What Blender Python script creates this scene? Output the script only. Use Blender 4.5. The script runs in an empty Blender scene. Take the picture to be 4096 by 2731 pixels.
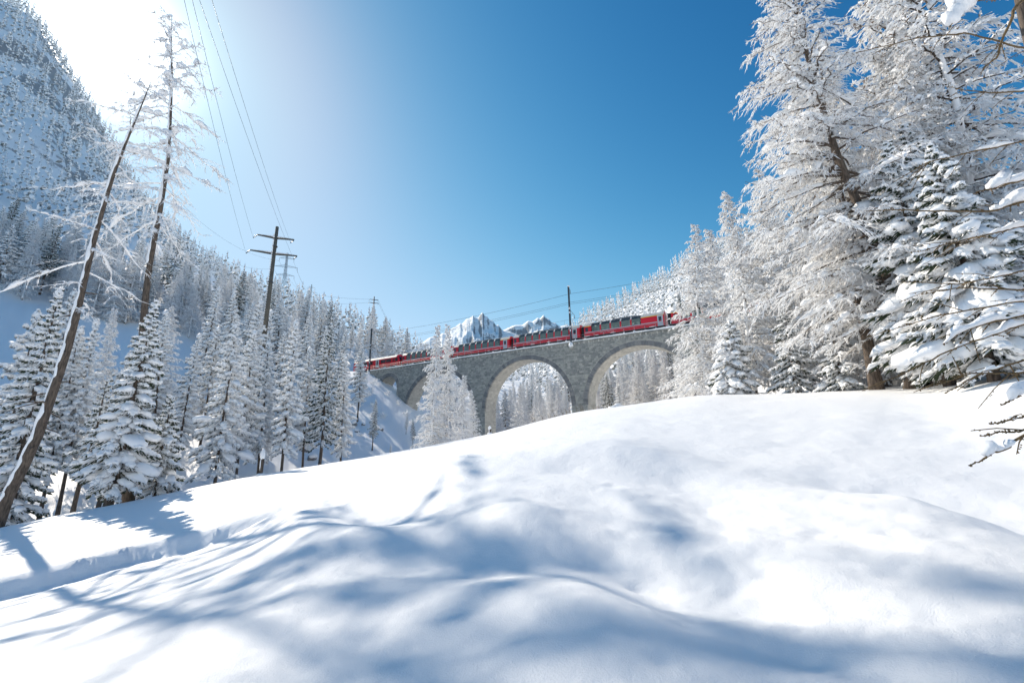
import bpy, math, random
import numpy as np
from mathutils import Matrix, Vector

SC = bpy.context.scene
COL = SC.collection
R_ = math.radians

# ------------------------------------------------------------------ camera
PITCH, ROLL = R_(14.2), R_(1.0)
FPX, CX, CY = 1820.4, 2048.0, 1365.5
cF = np.array([0, math.cos(PITCH), math.sin(PITCH)])
_u = np.array([0, -math.sin(PITCH), math.cos(PITCH)]); _r = np.array([1., 0, 0])
cR = _r*math.cos(ROLL) - _u*math.sin(ROLL)
cU = _u*math.cos(ROLL) + _r*math.sin(ROLL)
cam = bpy.data.cameras.new('camera'); cam.lens = 16.0; cam.sensor_width = 36.0
cam.clip_start = 0.1; cam.clip_end = 30000
cam_o = bpy.data.objects.new('camera', cam); COL.objects.link(cam_o)
cam_o.matrix_world = Matrix(((cR[0], cU[0], -cF[0], 0), (cR[1], cU[1], -cF[1], 0), (cR[2], cU[2], -cF[2], 0), (0, 0, 0, 1)))
SC.camera = cam_o

def ray(px, py): return cF + cR*((px-CX)/FPX) - cU*((py-CY)/FPX)
def proj(p):
    p = np.asarray(p, float); d = p@cF
    return CX+FPX*(p@cR)/d, CY-FPX*(p@cU)/d
def hpt(px, py, r):                       # point on the sight line at horizontal distance r
    v = ray(px, py); return v*(r/math.hypot(v[0], v[1]))
def ypt(px, py, y): v = ray(px, py); return v*(y/v[1])

# ------------------------------------------------------------------ sun, sky, exposure
_sv = ray(418, 165); SUN = _sv/np.linalg.norm(_sv)
SUN_EL = math.asin(SUN[2]); SUN_AZ = math.atan2(SUN[0], SUN[1])
sun = bpy.data.lights.new('sun', 'SUN'); sun.energy = 4.6; sun.angle = R_(0.6); sun.color = (1.0, 0.90, 0.755)
sun_o = bpy.data.objects.new('sun', sun); COL.objects.link(sun_o)
sun_o.rotation_euler = Vector(SUN).to_track_quat('Z', 'Y').to_euler(); sun_o.location = Vector(SUN)*300

W = bpy.data.worlds.new('World'); SC.world = W; W.use_nodes = True
nt = W.node_tree; nt.nodes.clear()
def wn(t, **k):
    n = nt.nodes.new(t)
    for a, b in k.items(): setattr(n, a, b)
    return n
sky = wn('ShaderNodeTexSky', sky_type='NISHITA', sun_disc=False, sun_elevation=SUN_EL, sun_rotation=SUN_AZ,
         altitude=1700, air_density=1.0, dust_density=1.1, ozone_density=2.2)
tc = wn('ShaderNodeTexCoord'); nrm = wn('ShaderNodeVectorMath', operation='NORMALIZE')
nt.links.new(tc.outputs['Generated'], nrm.inputs[0])
dot = wn('ShaderNodeVectorMath', operation='DOT_PRODUCT'); dot.inputs[1].default_value = tuple(SUN)
nt.links.new(nrm.outputs[0], dot.inputs[0])
acos = wn('ShaderNodeMath', operation='ARCCOSINE'); nt.links.new(dot.outputs['Value'], acos.inputs[0])
def lobe(width, amp):                      # aureole of the sun: the brightening of the sky close to it
    a = wn('ShaderNodeMath', operation='MULTIPLY'); a.inputs[1].default_value = -1.0/R_(width); nt.links.new(acos.outputs[0], a.inputs[0])
    e = wn('ShaderNodeMath', operation='EXPONENT'); nt.links.new(a.outputs[0], e.inputs[0])
    m = wn('ShaderNodeMath', operation='MULTIPLY'); m.inputs[1].default_value = amp; nt.links.new(e.outputs[0], m.inputs[0]); return m
l1, l2 = lobe(1.9, 9.0), lobe(6.0, 0.10)
ls = wn('ShaderNodeMath', operation='ADD'); nt.links.new(l1.outputs[0], ls.inputs[0]); nt.links.new(l2.outputs[0], ls.inputs[1])
bg1 = wn('ShaderNodeBackground'); bg1.inputs['Strength'].default_value = 0.115; 
# the camera's colour rendering of a clear alpine sky: deeper blue overhead, paler towards the horizon and the sun
sep = wn('ShaderNodeSeparateColor'); nt.links.new(sky.outputs[0], sep.inputs[0]); cmb = wn('ShaderNodeCombineColor')
for ch, (gam, ref, val) in enumerate(((3.0, .133, .082), (2.0, .209, .322), (1.55, .376, .68))):
    a = wn('ShaderNodeMath', operation='MULTIPLY'); a.inputs[1].default_value = .115/ref; nt.links.new(sep.outputs[ch], a.inputs[0])
    p = wn('ShaderNodeMath', operation='POWER'); p.inputs[1].default_value = gam; nt.links.new(a.outputs[0], p.inputs[0])
    c = wn('ShaderNodeMath', operation='MULTIPLY'); c.inputs[1].default_value = val/.115; nt.links.new(p.outputs[0], c.inputs[0])
    cap = (.47, .70, .96)[ch]/.115                 # film-like shoulder towards the sun
    d1 = wn('ShaderNodeMath', operation='DIVIDE'); d1.inputs[1].default_value = -cap; nt.links.new(c.outputs[0], d1.inputs[0])
    d2 = wn('ShaderNodeMath', operation='EXPONENT'); nt.links.new(d1.outputs[0], d2.inputs[0])
    q = wn('ShaderNodeMath', operation='MULTIPLY_ADD'); q.inputs[1].default_value = -cap; q.inputs[2].default_value = cap; nt.links.new(d2.outputs[0], q.inputs[0]); nt.links.new(q.outputs[0], cmb.inputs[ch])
nt.links.new(cmb.outputs[0], bg1.inputs['Color'])
bg2 = wn('ShaderNodeBackground'); bg2.inputs['Color'].default_value = (1, 0.97, 0.93, 1); nt.links.new(ls.outputs[0], bg2.inputs['Strength'])
ad = wn('ShaderNodeAddShader'); out = wn('ShaderNodeOutputWorld')
nt.links.new(bg1.outputs[0], ad.inputs[0]); nt.links.new(bg2.outputs[0], ad.inputs[1]); nt.links.new(ad.outputs[0], out.inputs['Surface'])

vs = SC.view_settings; vs.view_transform = 'Standard'; vs.look = 'None'; vs.gamma = 1; vs.use_curve_mapping = False
vs.exposure = 0.2
SC.cycles.max_bounces = 9; SC.cycles.diffuse_bounces = 6; SC.cycles.transparent_max_bounces = 8
SC.cycles.use_adaptive_sampling = True; SC.cycles.adaptive_threshold = 0.02

# ------------------------------------------------------------------ materials
def mat(name):
    m = bpy.data.materials.new(name); m.use_nodes = True; t = m.node_tree; t.nodes.clear()
    o = t.nodes.new('ShaderNodeOutputMaterial'); b = t.nodes.new('ShaderNodeBsdfPrincipled'); t.links.new(b.outputs[0], o.inputs['Surface'])
    return m, t, b, o
def N(t, ty, **k):
    n = t.nodes.new(ty)
    for a, v in k.items():
        if a in n.inputs.keys() if hasattr(n.inputs, 'keys') else False: n.inputs[a].default_value = v
        else: setattr(n, a, v)
    return n
def noise(t, scale, detail=4, rough=.55, coord='Object', dist=0):
    c = t.nodes.new('ShaderNodeTexCoord') if coord != 'World' else t.nodes.new('ShaderNodeNewGeometry')
    n = t.nodes.new('ShaderNodeTexNoise'); n.inputs['Scale'].default_value = scale; n.inputs['Detail'].default_value = detail
    n.inputs['Roughness'].default_value = rough; n.inputs['Distortion'].default_value = dist
    t.links.new(c.outputs['Position' if coord == 'World' else coord], n.inputs['Vector']); return n
def ramp(t, src, stops):
    r = t.nodes.new('ShaderNodeValToRGB'); el = r.color_ramp.elements
    while len(el) < len(stops): el.new(.5)
    for e, (p, c) in zip(el, stops): e.position = p; e.color = (*c, 1) if len(c) == 3 else c
    t.links.new(src, r.inputs[0]); return r
def bump(t, b, src, strength, dist):
    u = t.nodes.new('ShaderNodeBump'); u.inputs['Strength'].default_value = strength; u.inputs['Distance'].default_value = dist
    t.links.new(src, u.inputs['Height']); t.links.new(u.outputs[0], b.inputs['Normal']); return u
def plain(name, col, rough=.5, metal=0, var=.0, scale=3.0, spec=.5):
    m, t, b, o = mat(name)
    b.inputs['Roughness'].default_value = rough; b.inputs['Metallic'].default_value = metal; b.inputs['Specular IOR Level'].default_value = spec
    if var:
        n = noise(t, scale); c0 = tuple(x*(1-var) for x in col); c1 = tuple(min(1, x*(1+var)) for x in col)
        r = ramp(t, n.outputs['Fac'], [(.3, c0), (.7, c1)]); t.links.new(r.outputs[0], b.inputs['Base Color'])
    else: b.inputs['Base Color'].default_value = (*col, 1)
    return m
M = {}
# settled powder snow: fine crystals and slight crust
m, t, b, o = mat('snow_ground'); M['snow_ground'] = m
b.inputs['Base Color'].default_value = (.93, .93, .935, 1); b.inputs['Roughness'].default_value = .55; b.inputs['Specular IOR Level'].default_value = .25
n1 = noise(t, 55, 5, .7, 'World'); n2 = noise(t, 3.2, 5, .65, 'World'); n3 = noise(t, 120, 2, .5, 'World')
a1 = N(t, 'ShaderNodeMath', operation='MULTIPLY_ADD'); t.links.new(n2.outputs['Fac'], a1.inputs[0]); a1.inputs[1].default_value = 2.2; t.links.new(n1.outputs['Fac'], a1.inputs[2])
a2 = N(t, 'ShaderNodeMath', operation='MULTIPLY_ADD'); t.links.new(n3.outputs['Fac'], a2.inputs[0]); a2.inputs[1].default_value = .35; t.links.new(a1.outputs[0], a2.inputs[2])
bump(t, b, a2.outputs[0], .5, .03)
# bare rock on the steepest parts of the far mountainside
g = t.nodes.new('ShaderNodeNewGeometry'); sp = t.nodes.new('ShaderNodeSeparateXYZ'); t.links.new(g.outputs['True Normal'], sp.inputs[0]); n4 = noise(t, .035, 7, .65, 'World')
ln = t.nodes.new('ShaderNodeVectorMath'); ln.operation = 'LENGTH'; t.links.new(g.outputs['Position'], ln.inputs[0])
mr = t.nodes.new('ShaderNodeMapRange'); mr.inputs['From Min'].default_value = 230; mr.inputs['From Max'].default_value = 330; t.links.new(ln.outputs['Value'], mr.inputs['Value'])
st_ = N(t, 'ShaderNodeMath', operation='MULTIPLY_ADD'); t.links.new(n4.outputs['Fac'], st_.inputs[0]); st_.inputs[1].default_value = -1.1; t.links.new(sp.outputs['Z'], st_.inputs[2])
rk = ramp(t, st_.outputs[0], [(.0, (1, 1, 1)), (.05, (0, 0, 0))]); mu = N(t, 'ShaderNodeMath', operation='MULTIPLY'); t.links.new(rk.outputs[0], mu.inputs[0]); t.links.new(mr.outputs[0], mu.inputs[1])
mc = t.nodes.new('ShaderNodeMix'); mc.data_type = 'RGBA'; mc.inputs[6].default_value = (.93, .93, .935, 1); mc.inputs[7].default_value = (.36, .35, .35, 1); t.links.new(mu.outputs[0], mc.inputs[0]); t.links.new(mc.outputs[2], b.inputs['Base Color'])
# snow lying on branches, posts, roofs
m, t, b, o = mat('snow'); M['snow'] = m
b.inputs['Base Color'].default_value = (.94, .94, .94, 1); b.inputs['Roughness'].default_value = .6; b.inputs['Specular IOR Level'].default_value = .2
n1 = noise(t, 9, 4, .6, 'World'); bump(t, b, n1.outputs['Fac'], .5, .06)
def bark(name, c0, c1, sc=(9, 9, 1.6)):
    m, t, b, o = mat(name); M[name] = m
    c = t.nodes.new('ShaderNodeTexCoord'); mp = t.nodes.new('ShaderNodeMapping'); mp.inputs['Scale'].default_value = sc
    t.links.new(c.outputs['Object'], mp.inputs[0]); n = t.nodes.new('ShaderNodeTexNoise'); n.inputs['Scale'].default_value = 1.5; n.inputs['Detail'].default_value = 6
    t.links.new(mp.outputs[0], n.inputs['Vector']); r = ramp(t, n.outputs['Fac'], [(.3, c0), (.7, c1)])
    t.links.new(r.outputs[0], b.inputs['Base Color']); b.inputs['Roughness'].default_value = .9; bump(t, b, n.outputs['Fac'], .8, .05)
bark('bark', (.045, .034, .026), (.17, .13, .10))
bark('twig_bark', (.10, .065, .03), (.24, .16, .07), (30, 30, 30))
# rime and snow clinging to thin twigs: white above, wood showing below
def frosted(name, wood, lo, hi, trans=.22, nmul=1.6):
    m, t, b, o = mat(name); M[name] = m
    g = t.nodes.new('ShaderNodeNewGeometry'); sp = t.nodes.new('ShaderNodeSeparateXYZ'); t.links.new(g.outputs['Normal'], sp.inputs[0])
    n = noise(t, 5.0, 3, .6, 'Object'); s = N(t, 'ShaderNodeMath', operation='MULTIPLY_ADD')
    t.links.new(n.outputs['Fac'], s.inputs[0]); s.inputs[1].default_value = nmul; t.links.new(sp.outputs['Z'], s.inputs[2])
    r = ramp(t, s.outputs[0], [(lo, wood), (hi, (.97, .97, .97))]); t.links.new(r.outputs[0], b.inputs['Base Color'])
    b.inputs['Roughness'].default_value = .8; b.inputs['Specular IOR Level'].default_value = .15
    tr = t.nodes.new('ShaderNodeBsdfTranslucent'); t.links.new(r.outputs[0], tr.inputs['Color'])
    mx = t.nodes.new('ShaderNodeMixShader'); mx.inputs[0].default_value = trans
    t.links.new(b.outputs[0], mx.inputs[1]); t.links.new(tr.outputs[0], mx.inputs[2]); t.links.new(mx.outputs[0], o.inputs['Surface'])
frosted('frosted_twig', (.24, .18, .14), .0, .16, .48, 2.1)
frosted('rimed_bark', (.07, .055, .045), .45, .62, 0.0)
frosted('needles', (.045, .06, .036), .58, .90, .15)
frosted('frost_veil_needles', (.20, .22, .215), .20, .60, .34)  # rimed needles, lightened further so the colour carries the veil of sun glare
def stone(name, stops):
    m, t, b, o = mat(name); M[name] = m
    g = t.nodes.new('ShaderNodeNewGeometry'); oi = t.nodes.new('ShaderNodeObjectInfo')
    a = N(t, 'ShaderNodeMath', operation='ADD'); t.links.new(g.outputs['Random Per Island'], a.inputs[0]); t.links.new(oi.outputs['Random'], a.inputs[1])
    fr = N(t, 'ShaderNodeMath', operation='FRACT'); t.links.new(a.outputs[0], fr.inputs[0])
    n = noise(t, 2.2, 6, .7, 'World'); x = N(t, 'ShaderNodeMath', operation='MULTIPLY_ADD'); t.links.new(n.outputs['Fac'], x.inputs[0]); x.inputs[1].default_value = .7
    h = N(t, 'ShaderNodeMath', operation='MULTIPLY'); h.inputs[1].default_value = .42; t.links.new(fr.outputs[0], h.inputs[0]); t.links.new(h.outputs[0], x.inputs[2])
    r = ramp(t, x.outputs[0], stops); t.links.new(r.outputs[0], b.inputs['Base Color']); b.inputs['Roughness'].default_value = .9
    n2 = noise(t, 14, 4, .6, 'World'); bump(t, b, n2.outputs['Fac'], .7, .03)
stone('stone', [(.15, (.13, .135, .125)), (.42, (.27, .275, .255)), (.62, (.36, .355, .32)), (.85, (.50, .475, .42))])
stone('ring_stone', [(.15, (.12, .12, .12)), (.5, (.20, .20, .20)), (.85, (.33, .32, .29))])
stone('snowlit_stone', [(.15, (.30, .29, .26)), (.5, (.43, .415, .375)), (.85, (.54, .52, .47))])  # same stone, paler and warmer: light off the snow put into its colour
M['mortar'] = plain('mortar', (.42, .40, .35), .95, var=.15, scale=1.2)
M['red'] = plain('red_paint', (.70, .012, .028), .28, var=.04, scale=.6)
M['red_dark'] = plain('red_paint_dark', (.30, .008, .016), .35)
M['silver'] = plain('silver_paint', (.52, .53, .55), .4)
M['yellow'] = plain('yellow_paint', (.85, .50, .03), .4)
M['roof_grey'] = plain('roof_grey', (.52, .51, .49), .5, var=.1, scale=.8)
M['rubber'] = plain('rubber', (.02, .02, .022), .7)
M['steel'] = plain('galvanised_steel', (.30, .32, .34), .5, .5, var=.15, scale=2)
M['dark_steel'] = plain('dark_steel', (.09, .10, .11), .6, .3, var=.15, scale=2)
M['mast_wood'] = plain('mast_concrete', (.12, .11, .09), .85, var=.25, scale=1.5)
M['seat'] = plain('seat_fabric', (.06, .07, .08), .8, var=.2, scale=3)
M['cable'] = plain('cable', (.08, .09, .10), .5, .3)
M['insulator'] = plain('insulator', (.05, .035, .03), .3)
M['pylon'] = plain('pylon_steel', (.33, .37, .40), .5, .4)
def glass(name, tint, fac):
    m, t, b, o = mat(name); M[name] = m
    b.inputs['Base Color'].default_value = (*tint, 1); b.inputs['Roughness'].default_value = .04; b.inputs['Specular IOR Level'].default_value = .8
    tr = t.nodes.new('ShaderNodeBsdfTransparent'); tr.inputs[0].default_value = (.72, .80, .74, 1)
    mx = t.nodes.new('ShaderNodeMixShader'); mx.inputs[0].default_value = fac
    t.links.new(b.outputs[0], mx.inputs[1]); t.links.new(tr.outputs[0], mx.inputs[2]); t.links.new(mx.outputs[0], o.inputs['Surface'])
glass('window_glass', (.26, .30, .25), .45)
glass('tinted_glass', (.045, .055, .06), .15)
# high rock and snow
m, t, b, o = mat('alpine'); M['alpine'] = m
g = t.nodes.new('ShaderNodeNewGeometry'); sp = t.nodes.new('ShaderNodeSeparateXYZ'); t.links.new(g.outputs['Normal'], sp.inputs[0])
n = noise(t, .012, 8, .68, 'World'); x = N(t, 'ShaderNodeMath', operation='MULTIPLY_ADD'); t.links.new(n.outputs['Fac'], x.inputs[0]); x.inputs[1].default_value = -.9; t.links.new(sp.outputs['Z'], x.inputs[2])
r = ramp(t, x.outputs[0], [(.03, (.26, .27, .29)), (.13, (.92, .93, .94))]); t.links.new(r.outputs[0], b.inputs['Base Color']); b.inputs['Roughness'].default_value = .8
bump(t, b, n.outputs['Fac'], .6, 20)

# ------------------------------------------------------------------ mesh helpers
def make_mesh(name, V, T=None, Q=None, mats=(), smooth=True, mi=None):
    me = bpy.data.meshes.new(name)
    V = np.asarray(V, np.float32).reshape(-1, 3)
    T = np.zeros((0, 3), np.int32) if T is None or len(T) == 0 else np.asarray(T, np.int32)
    Q = np.zeros((0, 4), np.int32) if Q is None or len(Q) == 0 else np.asarray(Q, np.int32)
    nT, nQ = len(T), len(Q)
    me.vertices.add(len(V)); me.vertices.foreach_set('co', V.ravel())
    me.loops.add(nT*3+nQ*4); me.loops.foreach_set('vertex_index', np.concatenate([T.ravel(), Q.ravel()]).astype(np.int32))
    me.polygons.add(nT+nQ)
    st = np.concatenate([np.arange(nT)*3, nT*3+np.arange(nQ)*4]).astype(np.int32)
    me.polygons.foreach_set('loop_start', st)
    me.polygons.foreach_set('use_smooth', np.full(nT+nQ, bool(smooth)))
    if mi is not None: me.polygons.foreach_set('material_index', np.asarray(mi, np.int32))
    for k in mats: me.materials.append(M[k])
    me.update(calc_edges=True); me.validate()
    return me
def nrmz(v): return v/np.maximum(np.linalg.norm(v, axis=-1, keepdims=True), 1e-9)
class Buf:
    def __init__(s): s.V = []; s.T = []; s.Q = []; s.n = 0
    def add(s, V, T=None, Q=None):
        V = np.asarray(V, float).reshape(-1, 3)
        if T is not None and len(T): s.T.append(np.asarray(T)+s.n)
        if Q is not None and len(Q): s.Q.append(np.asarray(Q)+s.n)
        s.V.append(V); s.n += len(V)
    def arrays(s):
        return (np.concatenate(s.V) if s.V else np.zeros((0, 3)), np.concatenate(s.T) if s.T else np.zeros((0, 3), int), np.concatenate(s.Q) if s.Q else np.zeros((0, 4), int))
    def mesh(s, name, mats, smooth=True):
        V, T, Q = s.arrays(); return make_mesh(name, V, T, Q, mats if isinstance(mats, (list, tuple)) else (mats,), smooth)
    def box(s, x0, x1, y0, y1, z0, z1):
        V = [(x, y, z) for z in (z0, z1) for y in (y0, y1) for x in (x0, x1)]
        s.add(V, None, [(0, 2, 3, 1), (4, 5, 7, 6), (0, 1, 5, 4), (2, 6, 7, 3), (0, 4, 6, 2), (1, 3, 7, 5)])
    def hexa(s, P):  # 8 points, order as box
        s.add(P, None, [(0, 2, 3, 1), (4, 5, 7, 6), (0, 1, 5, 4), (2, 6, 7, 3), (0, 4, 6, 2), (1, 3, 7, 5)])
    def tube(s, P, r, k=6, cap=True, flat=1.0, jit=None):
        P = np.asarray(P, float); n = len(P); r = np.broadcast_to(np.asarray(r, float), (n,))
        d = nrmz(np.gradient(P, axis=0)); ref = np.where(np.abs(d[:, 2:3]) > .92, np.array([[1., 0, 0]]), np.array([[0, 0, 1.]]))
        if np.abs(d[:, 2]).mean() > .8: ref = np.broadcast_to(np.array([[1., 0, 0]]), (n, 3))
        elif np.abs(d[:, 2]).max() > .92: ref = np.broadcast_to(np.array([[.3, .9, .2]]), (n, 3))
        sd = nrmz(np.cross(d, ref)); up = np.cross(sd, d)
        th = np.arange(k)*2*math.pi/k
        rr = r[:, None]*np.ones(k)
        if jit is not None: rr = rr*jit
        V = P[:, None, :] + sd[:, None, :]*(rr*np.cos(th))[:, :, None] + up[:, None, :]*(rr*flat*np.sin(th))[:, :, None]
        i = np.arange(n-1)[:, None]*k; j = np.arange(k)[None, :]; j2 = (j+1) % k
        Q = np.stack([i+j, i+j2, i+k+j2, i+k+j], -1).reshape(-1, 4)
        V = V.reshape(-1, 3); T = []
        if cap:
            V = np.concatenate([V, P[:1], P[-1:]]); a, c = n*k, n*k+1
            T = [(a, (q+1) % k, q) for q in range(k)] + [(c, (n-1)*k+q, (n-1)*k+(q+1) % k) for q in range(k)]
        s.add(V, T, Q)
    def cones(s, B, E, r, k=3):
        N_ = len(B)
        if N_ == 0: return
        d = nrmz(E-B); sd = nrmz(np.cross(d, np.array([.13, .21, 1.]))); up = np.cross(sd, d)
        th = np.arange(k)*2*math.pi/k + math.pi/2
        V = np.empty((N_, k+1, 3)); r = np.broadcast_to(r, (N_,))
        V[:, :k] = B[:, None] + (sd[:, None]*np.cos(th)[None, :, None] + up[:, None]*np.sin(th)[None, :, None])*r[:, None, None]
        V[:, k] = E
        b = np.arange(N_)[:, None]*(k+1); j = np.arange(k)[None]
        T = np.stack([b+j, b+(j+1) % k, np.broadcast_to(b+k, (N_, k))], -1).reshape(-1, 3); s.add(V, T)
    def spindles(s, B, E, r, k=4, mid=.4, flat=1.0, r0=.45, jit=None):
        N_ = len(B)
        if N_ == 0: return
        d = nrmz(E-B); sd = nrmz(np.cross(d, np.array([.11, .07, 1.]))); up = np.cross(sd, d)
        th = np.arange(k)*2*math.pi/k + math.pi/4; r = np.broadcast_to(r, (N_,))
        o = sd[:, None]*np.cos(th)[None, :, None] + up[:, None]*(flat*np.sin(th))[None, :, None]
        V = np.empty((N_, 2*k+2, 3)); Md = B + (E-B)*mid; Md[:, 2] += .10*np.linalg.norm(E-B, axis=1)*.4
        if jit is None: jit = np.ones((N_, 2*k))
        V[:, :k] = B[:, None]+o*(r*r0)[:, None, None]*jit[:, :k, None]; V[:, k:2*k] = Md[:, None]+o*r[:, None, None]*jit[:, k:, None]
        V[:, 2*k] = E; V[:, 2*k+1] = B - d*(r*.3)[:, None]
        b = np.arange(N_)[:, None]*(2*k+2); j = np.arange(k)[None]; j2 = (j+1) % k
        Q = np.stack([b+j, b+j2, b+k+j2, b+k+j], -1).reshape(-1, 4)
        T = np.concatenate([np.stack([b+k+j, b+k+j2, np.broadcast_to(b+2*k, (N_, k))], -1).reshape(-1, 3),
                            np.stack([b+j2, b+j, np.broadcast_to(b+2*k+1, (N_, k))], -1).reshape(-1, 3)]); s.add(V, T, Q)
def ico(sub=1):
    import bmesh
    bm = bmesh.new(); bmesh.ops.create_icosphere(bm, subdivisions=sub, radius=1)
    V = np.array([v.co[:] for v in bm.verts]); T = np.array([[v.index for v in f.verts] for f in bm.faces]); bm.free(); return V, T
ICO1, ICO2 = ico(1), ico(2)
def blobs(buf, rng, C, X, Y, Z, tpl=ICO2, rough=.22):   # lumpy ellipsoids with half-axes X, Y, Z (vectors)
    V0, T0 = tpl
    for c, x, y, z in zip(C, X, Y, Z):
        ph = rng.uniform(0, 6.28, 6); f = 1+rough*(np.sin(V0[:, 0]*2.6+ph[0])*np.cos(V0[:, 1]*3.1+ph[1])+.6*np.sin(V0[:, 1]*4.7+ph[2]+V0[:, 2]*3)+.5*np.sin(V0[:, 0]*6.1+ph[3]))
        P = V0*f[:, None]; P[:, 2] = np.where(P[:, 2] < 0, P[:, 2]*.55, P[:, 2])
        buf.add(c+P[:, :1]*x+P[:, 1:2]*y+P[:, 2:3]*z, T0)

def obj(name, me, parent=None, **props):
    o = bpy.data.objects.new(name, me); COL.objects.link(o)
    if parent is not None: o.parent = parent
    for k, v in props.items(): o[k] = v
    return o
def thing(name, label, cat, loc=(0, 0, 0), rz=0, group=None):
    o = bpy.data.objects.new(name, None); COL.objects.link(o); o.empty_display_size = .2
    o.location = loc; o.rotation_euler = (0, 0, rz); o['label'] = label; o['category'] = cat
    if group: o['group'] = group
    return o

# ------------------------------------------------------------------ terrain
def _hash(i, j, s): 
    v = np.sin(i*127.1+j*311.7+s*74.7)*43758.5453; return v-np.floor(v)
def vnoise(x, y, s=0):
    i, j = np.floor(x), np.floor(y); fx, fy = x-i, y-j; fx = fx*fx*(3-2*fx); fy = fy*fy*(3-2*fy)
    return ((_hash(i, j, s)*(1-fx)+_hash(i+1, j, s)*fx)*(1-fy)+(_hash(i, j+1, s)*(1-fx)+_hash(i+1, j+1, s)*fx)*fy)*2-1
def fbm(x, y, o=4, s=0, g=.5):
    a, f, t = 1., 1., 0.
    for k in range(o): t = t+a*vnoise(x*f, y*f, s+k*7); a *= g; f *= 2.03
    return t
VA = R_(31.25)
VP0 = np.array([28.69, 81.42, 22.70]); VD = np.array([-math.cos(VA), math.sin(VA), 0]); VN = np.array([-math.sin(VA), -math.cos(VA), 0]); GRADE = .010
def vp(s, off, h): return VP0+VD*s+VN*off+np.array([0, 0, h+GRADE*s])
def on_face(px, py):
    v = ray(px, py); return v*((VP0@VN)/(v@VN))
PHI = np.arange(-180, 180.01, .25)
def curve(pts, back, sig):
    P = []
    for q in pts:
        if q[0] == 'p': w = hpt(*q[1:])
        elif q[0] == 'w': w = np.array(q[1:])
        elif q[0] == 'f': w = on_face(*q[1:])
        else:
            v = ray(q[1], 1827+(2048-q[1])*.0175); w = v*(q[2]/math.hypot(v[0], v[1])); w[2] = q[3]
        P.append((math.degrees(math.atan2(w[0], w[1])), math.hypot(w[0], w[1]), w[2]))
    P.sort(); P = [(-180, *back), (-95, *back)]+P+[(100, *back), (180, *back)]
    P = np.array(P); r = np.interp(PHI, P[:, 0], P[:, 1]); z = np.interp(PHI, P[:, 0], P[:, 2])
    if sig:
        k = np.arange(-int(4*sig/.25), int(4*sig/.25)+1)*.25; w = np.exp(-.5*(k/sig)**2); w /= w.sum(); h = len(k)//2
        sm = lambda a: np.convolve(np.pad(a, h, mode='wrap'), w, 'valid'); r, z = sm(r), sm(z)
    return r, z
CURVES = [
 curve([('z', 0, 5, -2.0), ('z', 2000, 5, -1.5), ('z', 4096, 4.5, -1.15)], (5, -1.6), 6),
 curve([('p', -400, 2460, 22), ('p', 0, 2358, 22), ('p', 395, 2259, 22), ('p', 789, 2154, 22), ('p', 1052, 2068, 21.5), ('p', 1250, 2012, 20), ('p', 1830, 1893, 16), ('p', 2090, 1815, 15),
        ('p', 2473, 1774, 15), ('p', 2717, 1822, 14), ('p', 3048, 1866, 13), ('p', 3660, 1936, 12), ('p', 4096, 2050, 11)], (12, -1.6), 2.0),
 curve([('p', -400, 2200, 37), ('p', 0, 2110, 38), ('p', 500, 2010, 40), ('p', 1000, 1906, 44), ('p', 1500, 1822, 46), ('p', 2000, 1735, 47), ('p', 2290, 1665, 48), ('p', 2800, 1592, 44),
        ('p', 3400, 1562, 37), ('p', 3710, 1556, 35), ('p', 4096, 1500, 30)], (22, -1.6), 1.0),
 curve([('z', -600, 50, -9), ('z', 0, 50, -8.5), ('z', 500, 54, -6.5), ('z', 1000, 57, -4.6), ('z', 1500, 60, -5), ('z', 2000, 64, -5), ('z', 2290, 65, -2), ('z', 2800, 62, 2.5), ('z', 3400, 52, 6), ('z', 4096, 46, 8)], (50, 0), 2.5),
 curve([('p', -600, 1500, 98), ('p', 0, 1560, 98), ('p', 500, 1570, 102), ('p', 1000, 1590, 106), ('p', 1300, 1520, 120), ('p', 1430, 1478, 133), ('f', 1490, 1494), ('f', 1512, 1521), ('f', 1555, 1551), ('f', 1585, 1581), ('f', 1620, 1613), ('f', 1660, 1641),
        ('z', 1800, 112, -1), ('z', 2000, 106, -3), ('z', 2290, 96, 0), ('w', 28.7, 81.4, 4), ('w', 35.5, 77.2, 9), ('w', 45.8, 71, 16), ('w', 56, 64.8, 20.5), ('w', 68, 57, 22)], (95, 8), .7),
 curve([('p', -600, 760, 220), ('p', 0, 860, 230), ('p', 400, 1010, 220), ('p', 700, 1075, 210), ('p', 1000, 1220, 220), ('p', 1300, 1310, 265), ('p', 1600, 1450, 330), ('p', 1750, 1490, 350), ('p', 2100, 1490, 340), ('p', 2250, 1420, 390),
        ('p', 2340, 1330, 420), ('p', 2450, 1270, 410), ('p', 2560, 1190, 400), ('p', 2700, 1100, 380), ('p', 2900, 1010, 370), ('p', 3400, 980, 320), ('p', 4096, 960, 280)], (260, 60), 1.2),
 curve([('p', -900, 200, 600), ('p', -300, 60, 600), ('p', 0, 80, 620), ('p', 110, 175, 610), ('p', 200, 300, 600), ('p', 300, 450, 590), ('p', 480, 800, 560), ('p', 700, 1120, 540), ('p', 1000, 1280, 560), ('p', 1600, 1500, 640), ('p', 2100, 1520, 640),
        ('p', 2340, 1400, 640), ('p', 2700, 1180, 620), ('p', 2900, 1060, 620), ('p', 3400, 1010, 600), ('p', 4096, 990, 560)], (600, 120), 1.2),
 curve([('z', 0, 1500, 150), ('z', 800, 1500, 120), ('z', 2000, 1500, 100), ('z', 3000, 1500, 150)], (1500, 100), 4),
 curve([('z', 2000, 9000, 60)], (9000, 60), 4)]
CR = np.stack([c[0] for c in CURVES]); CZ = np.stack([c[1] for c in CURVES])
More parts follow.
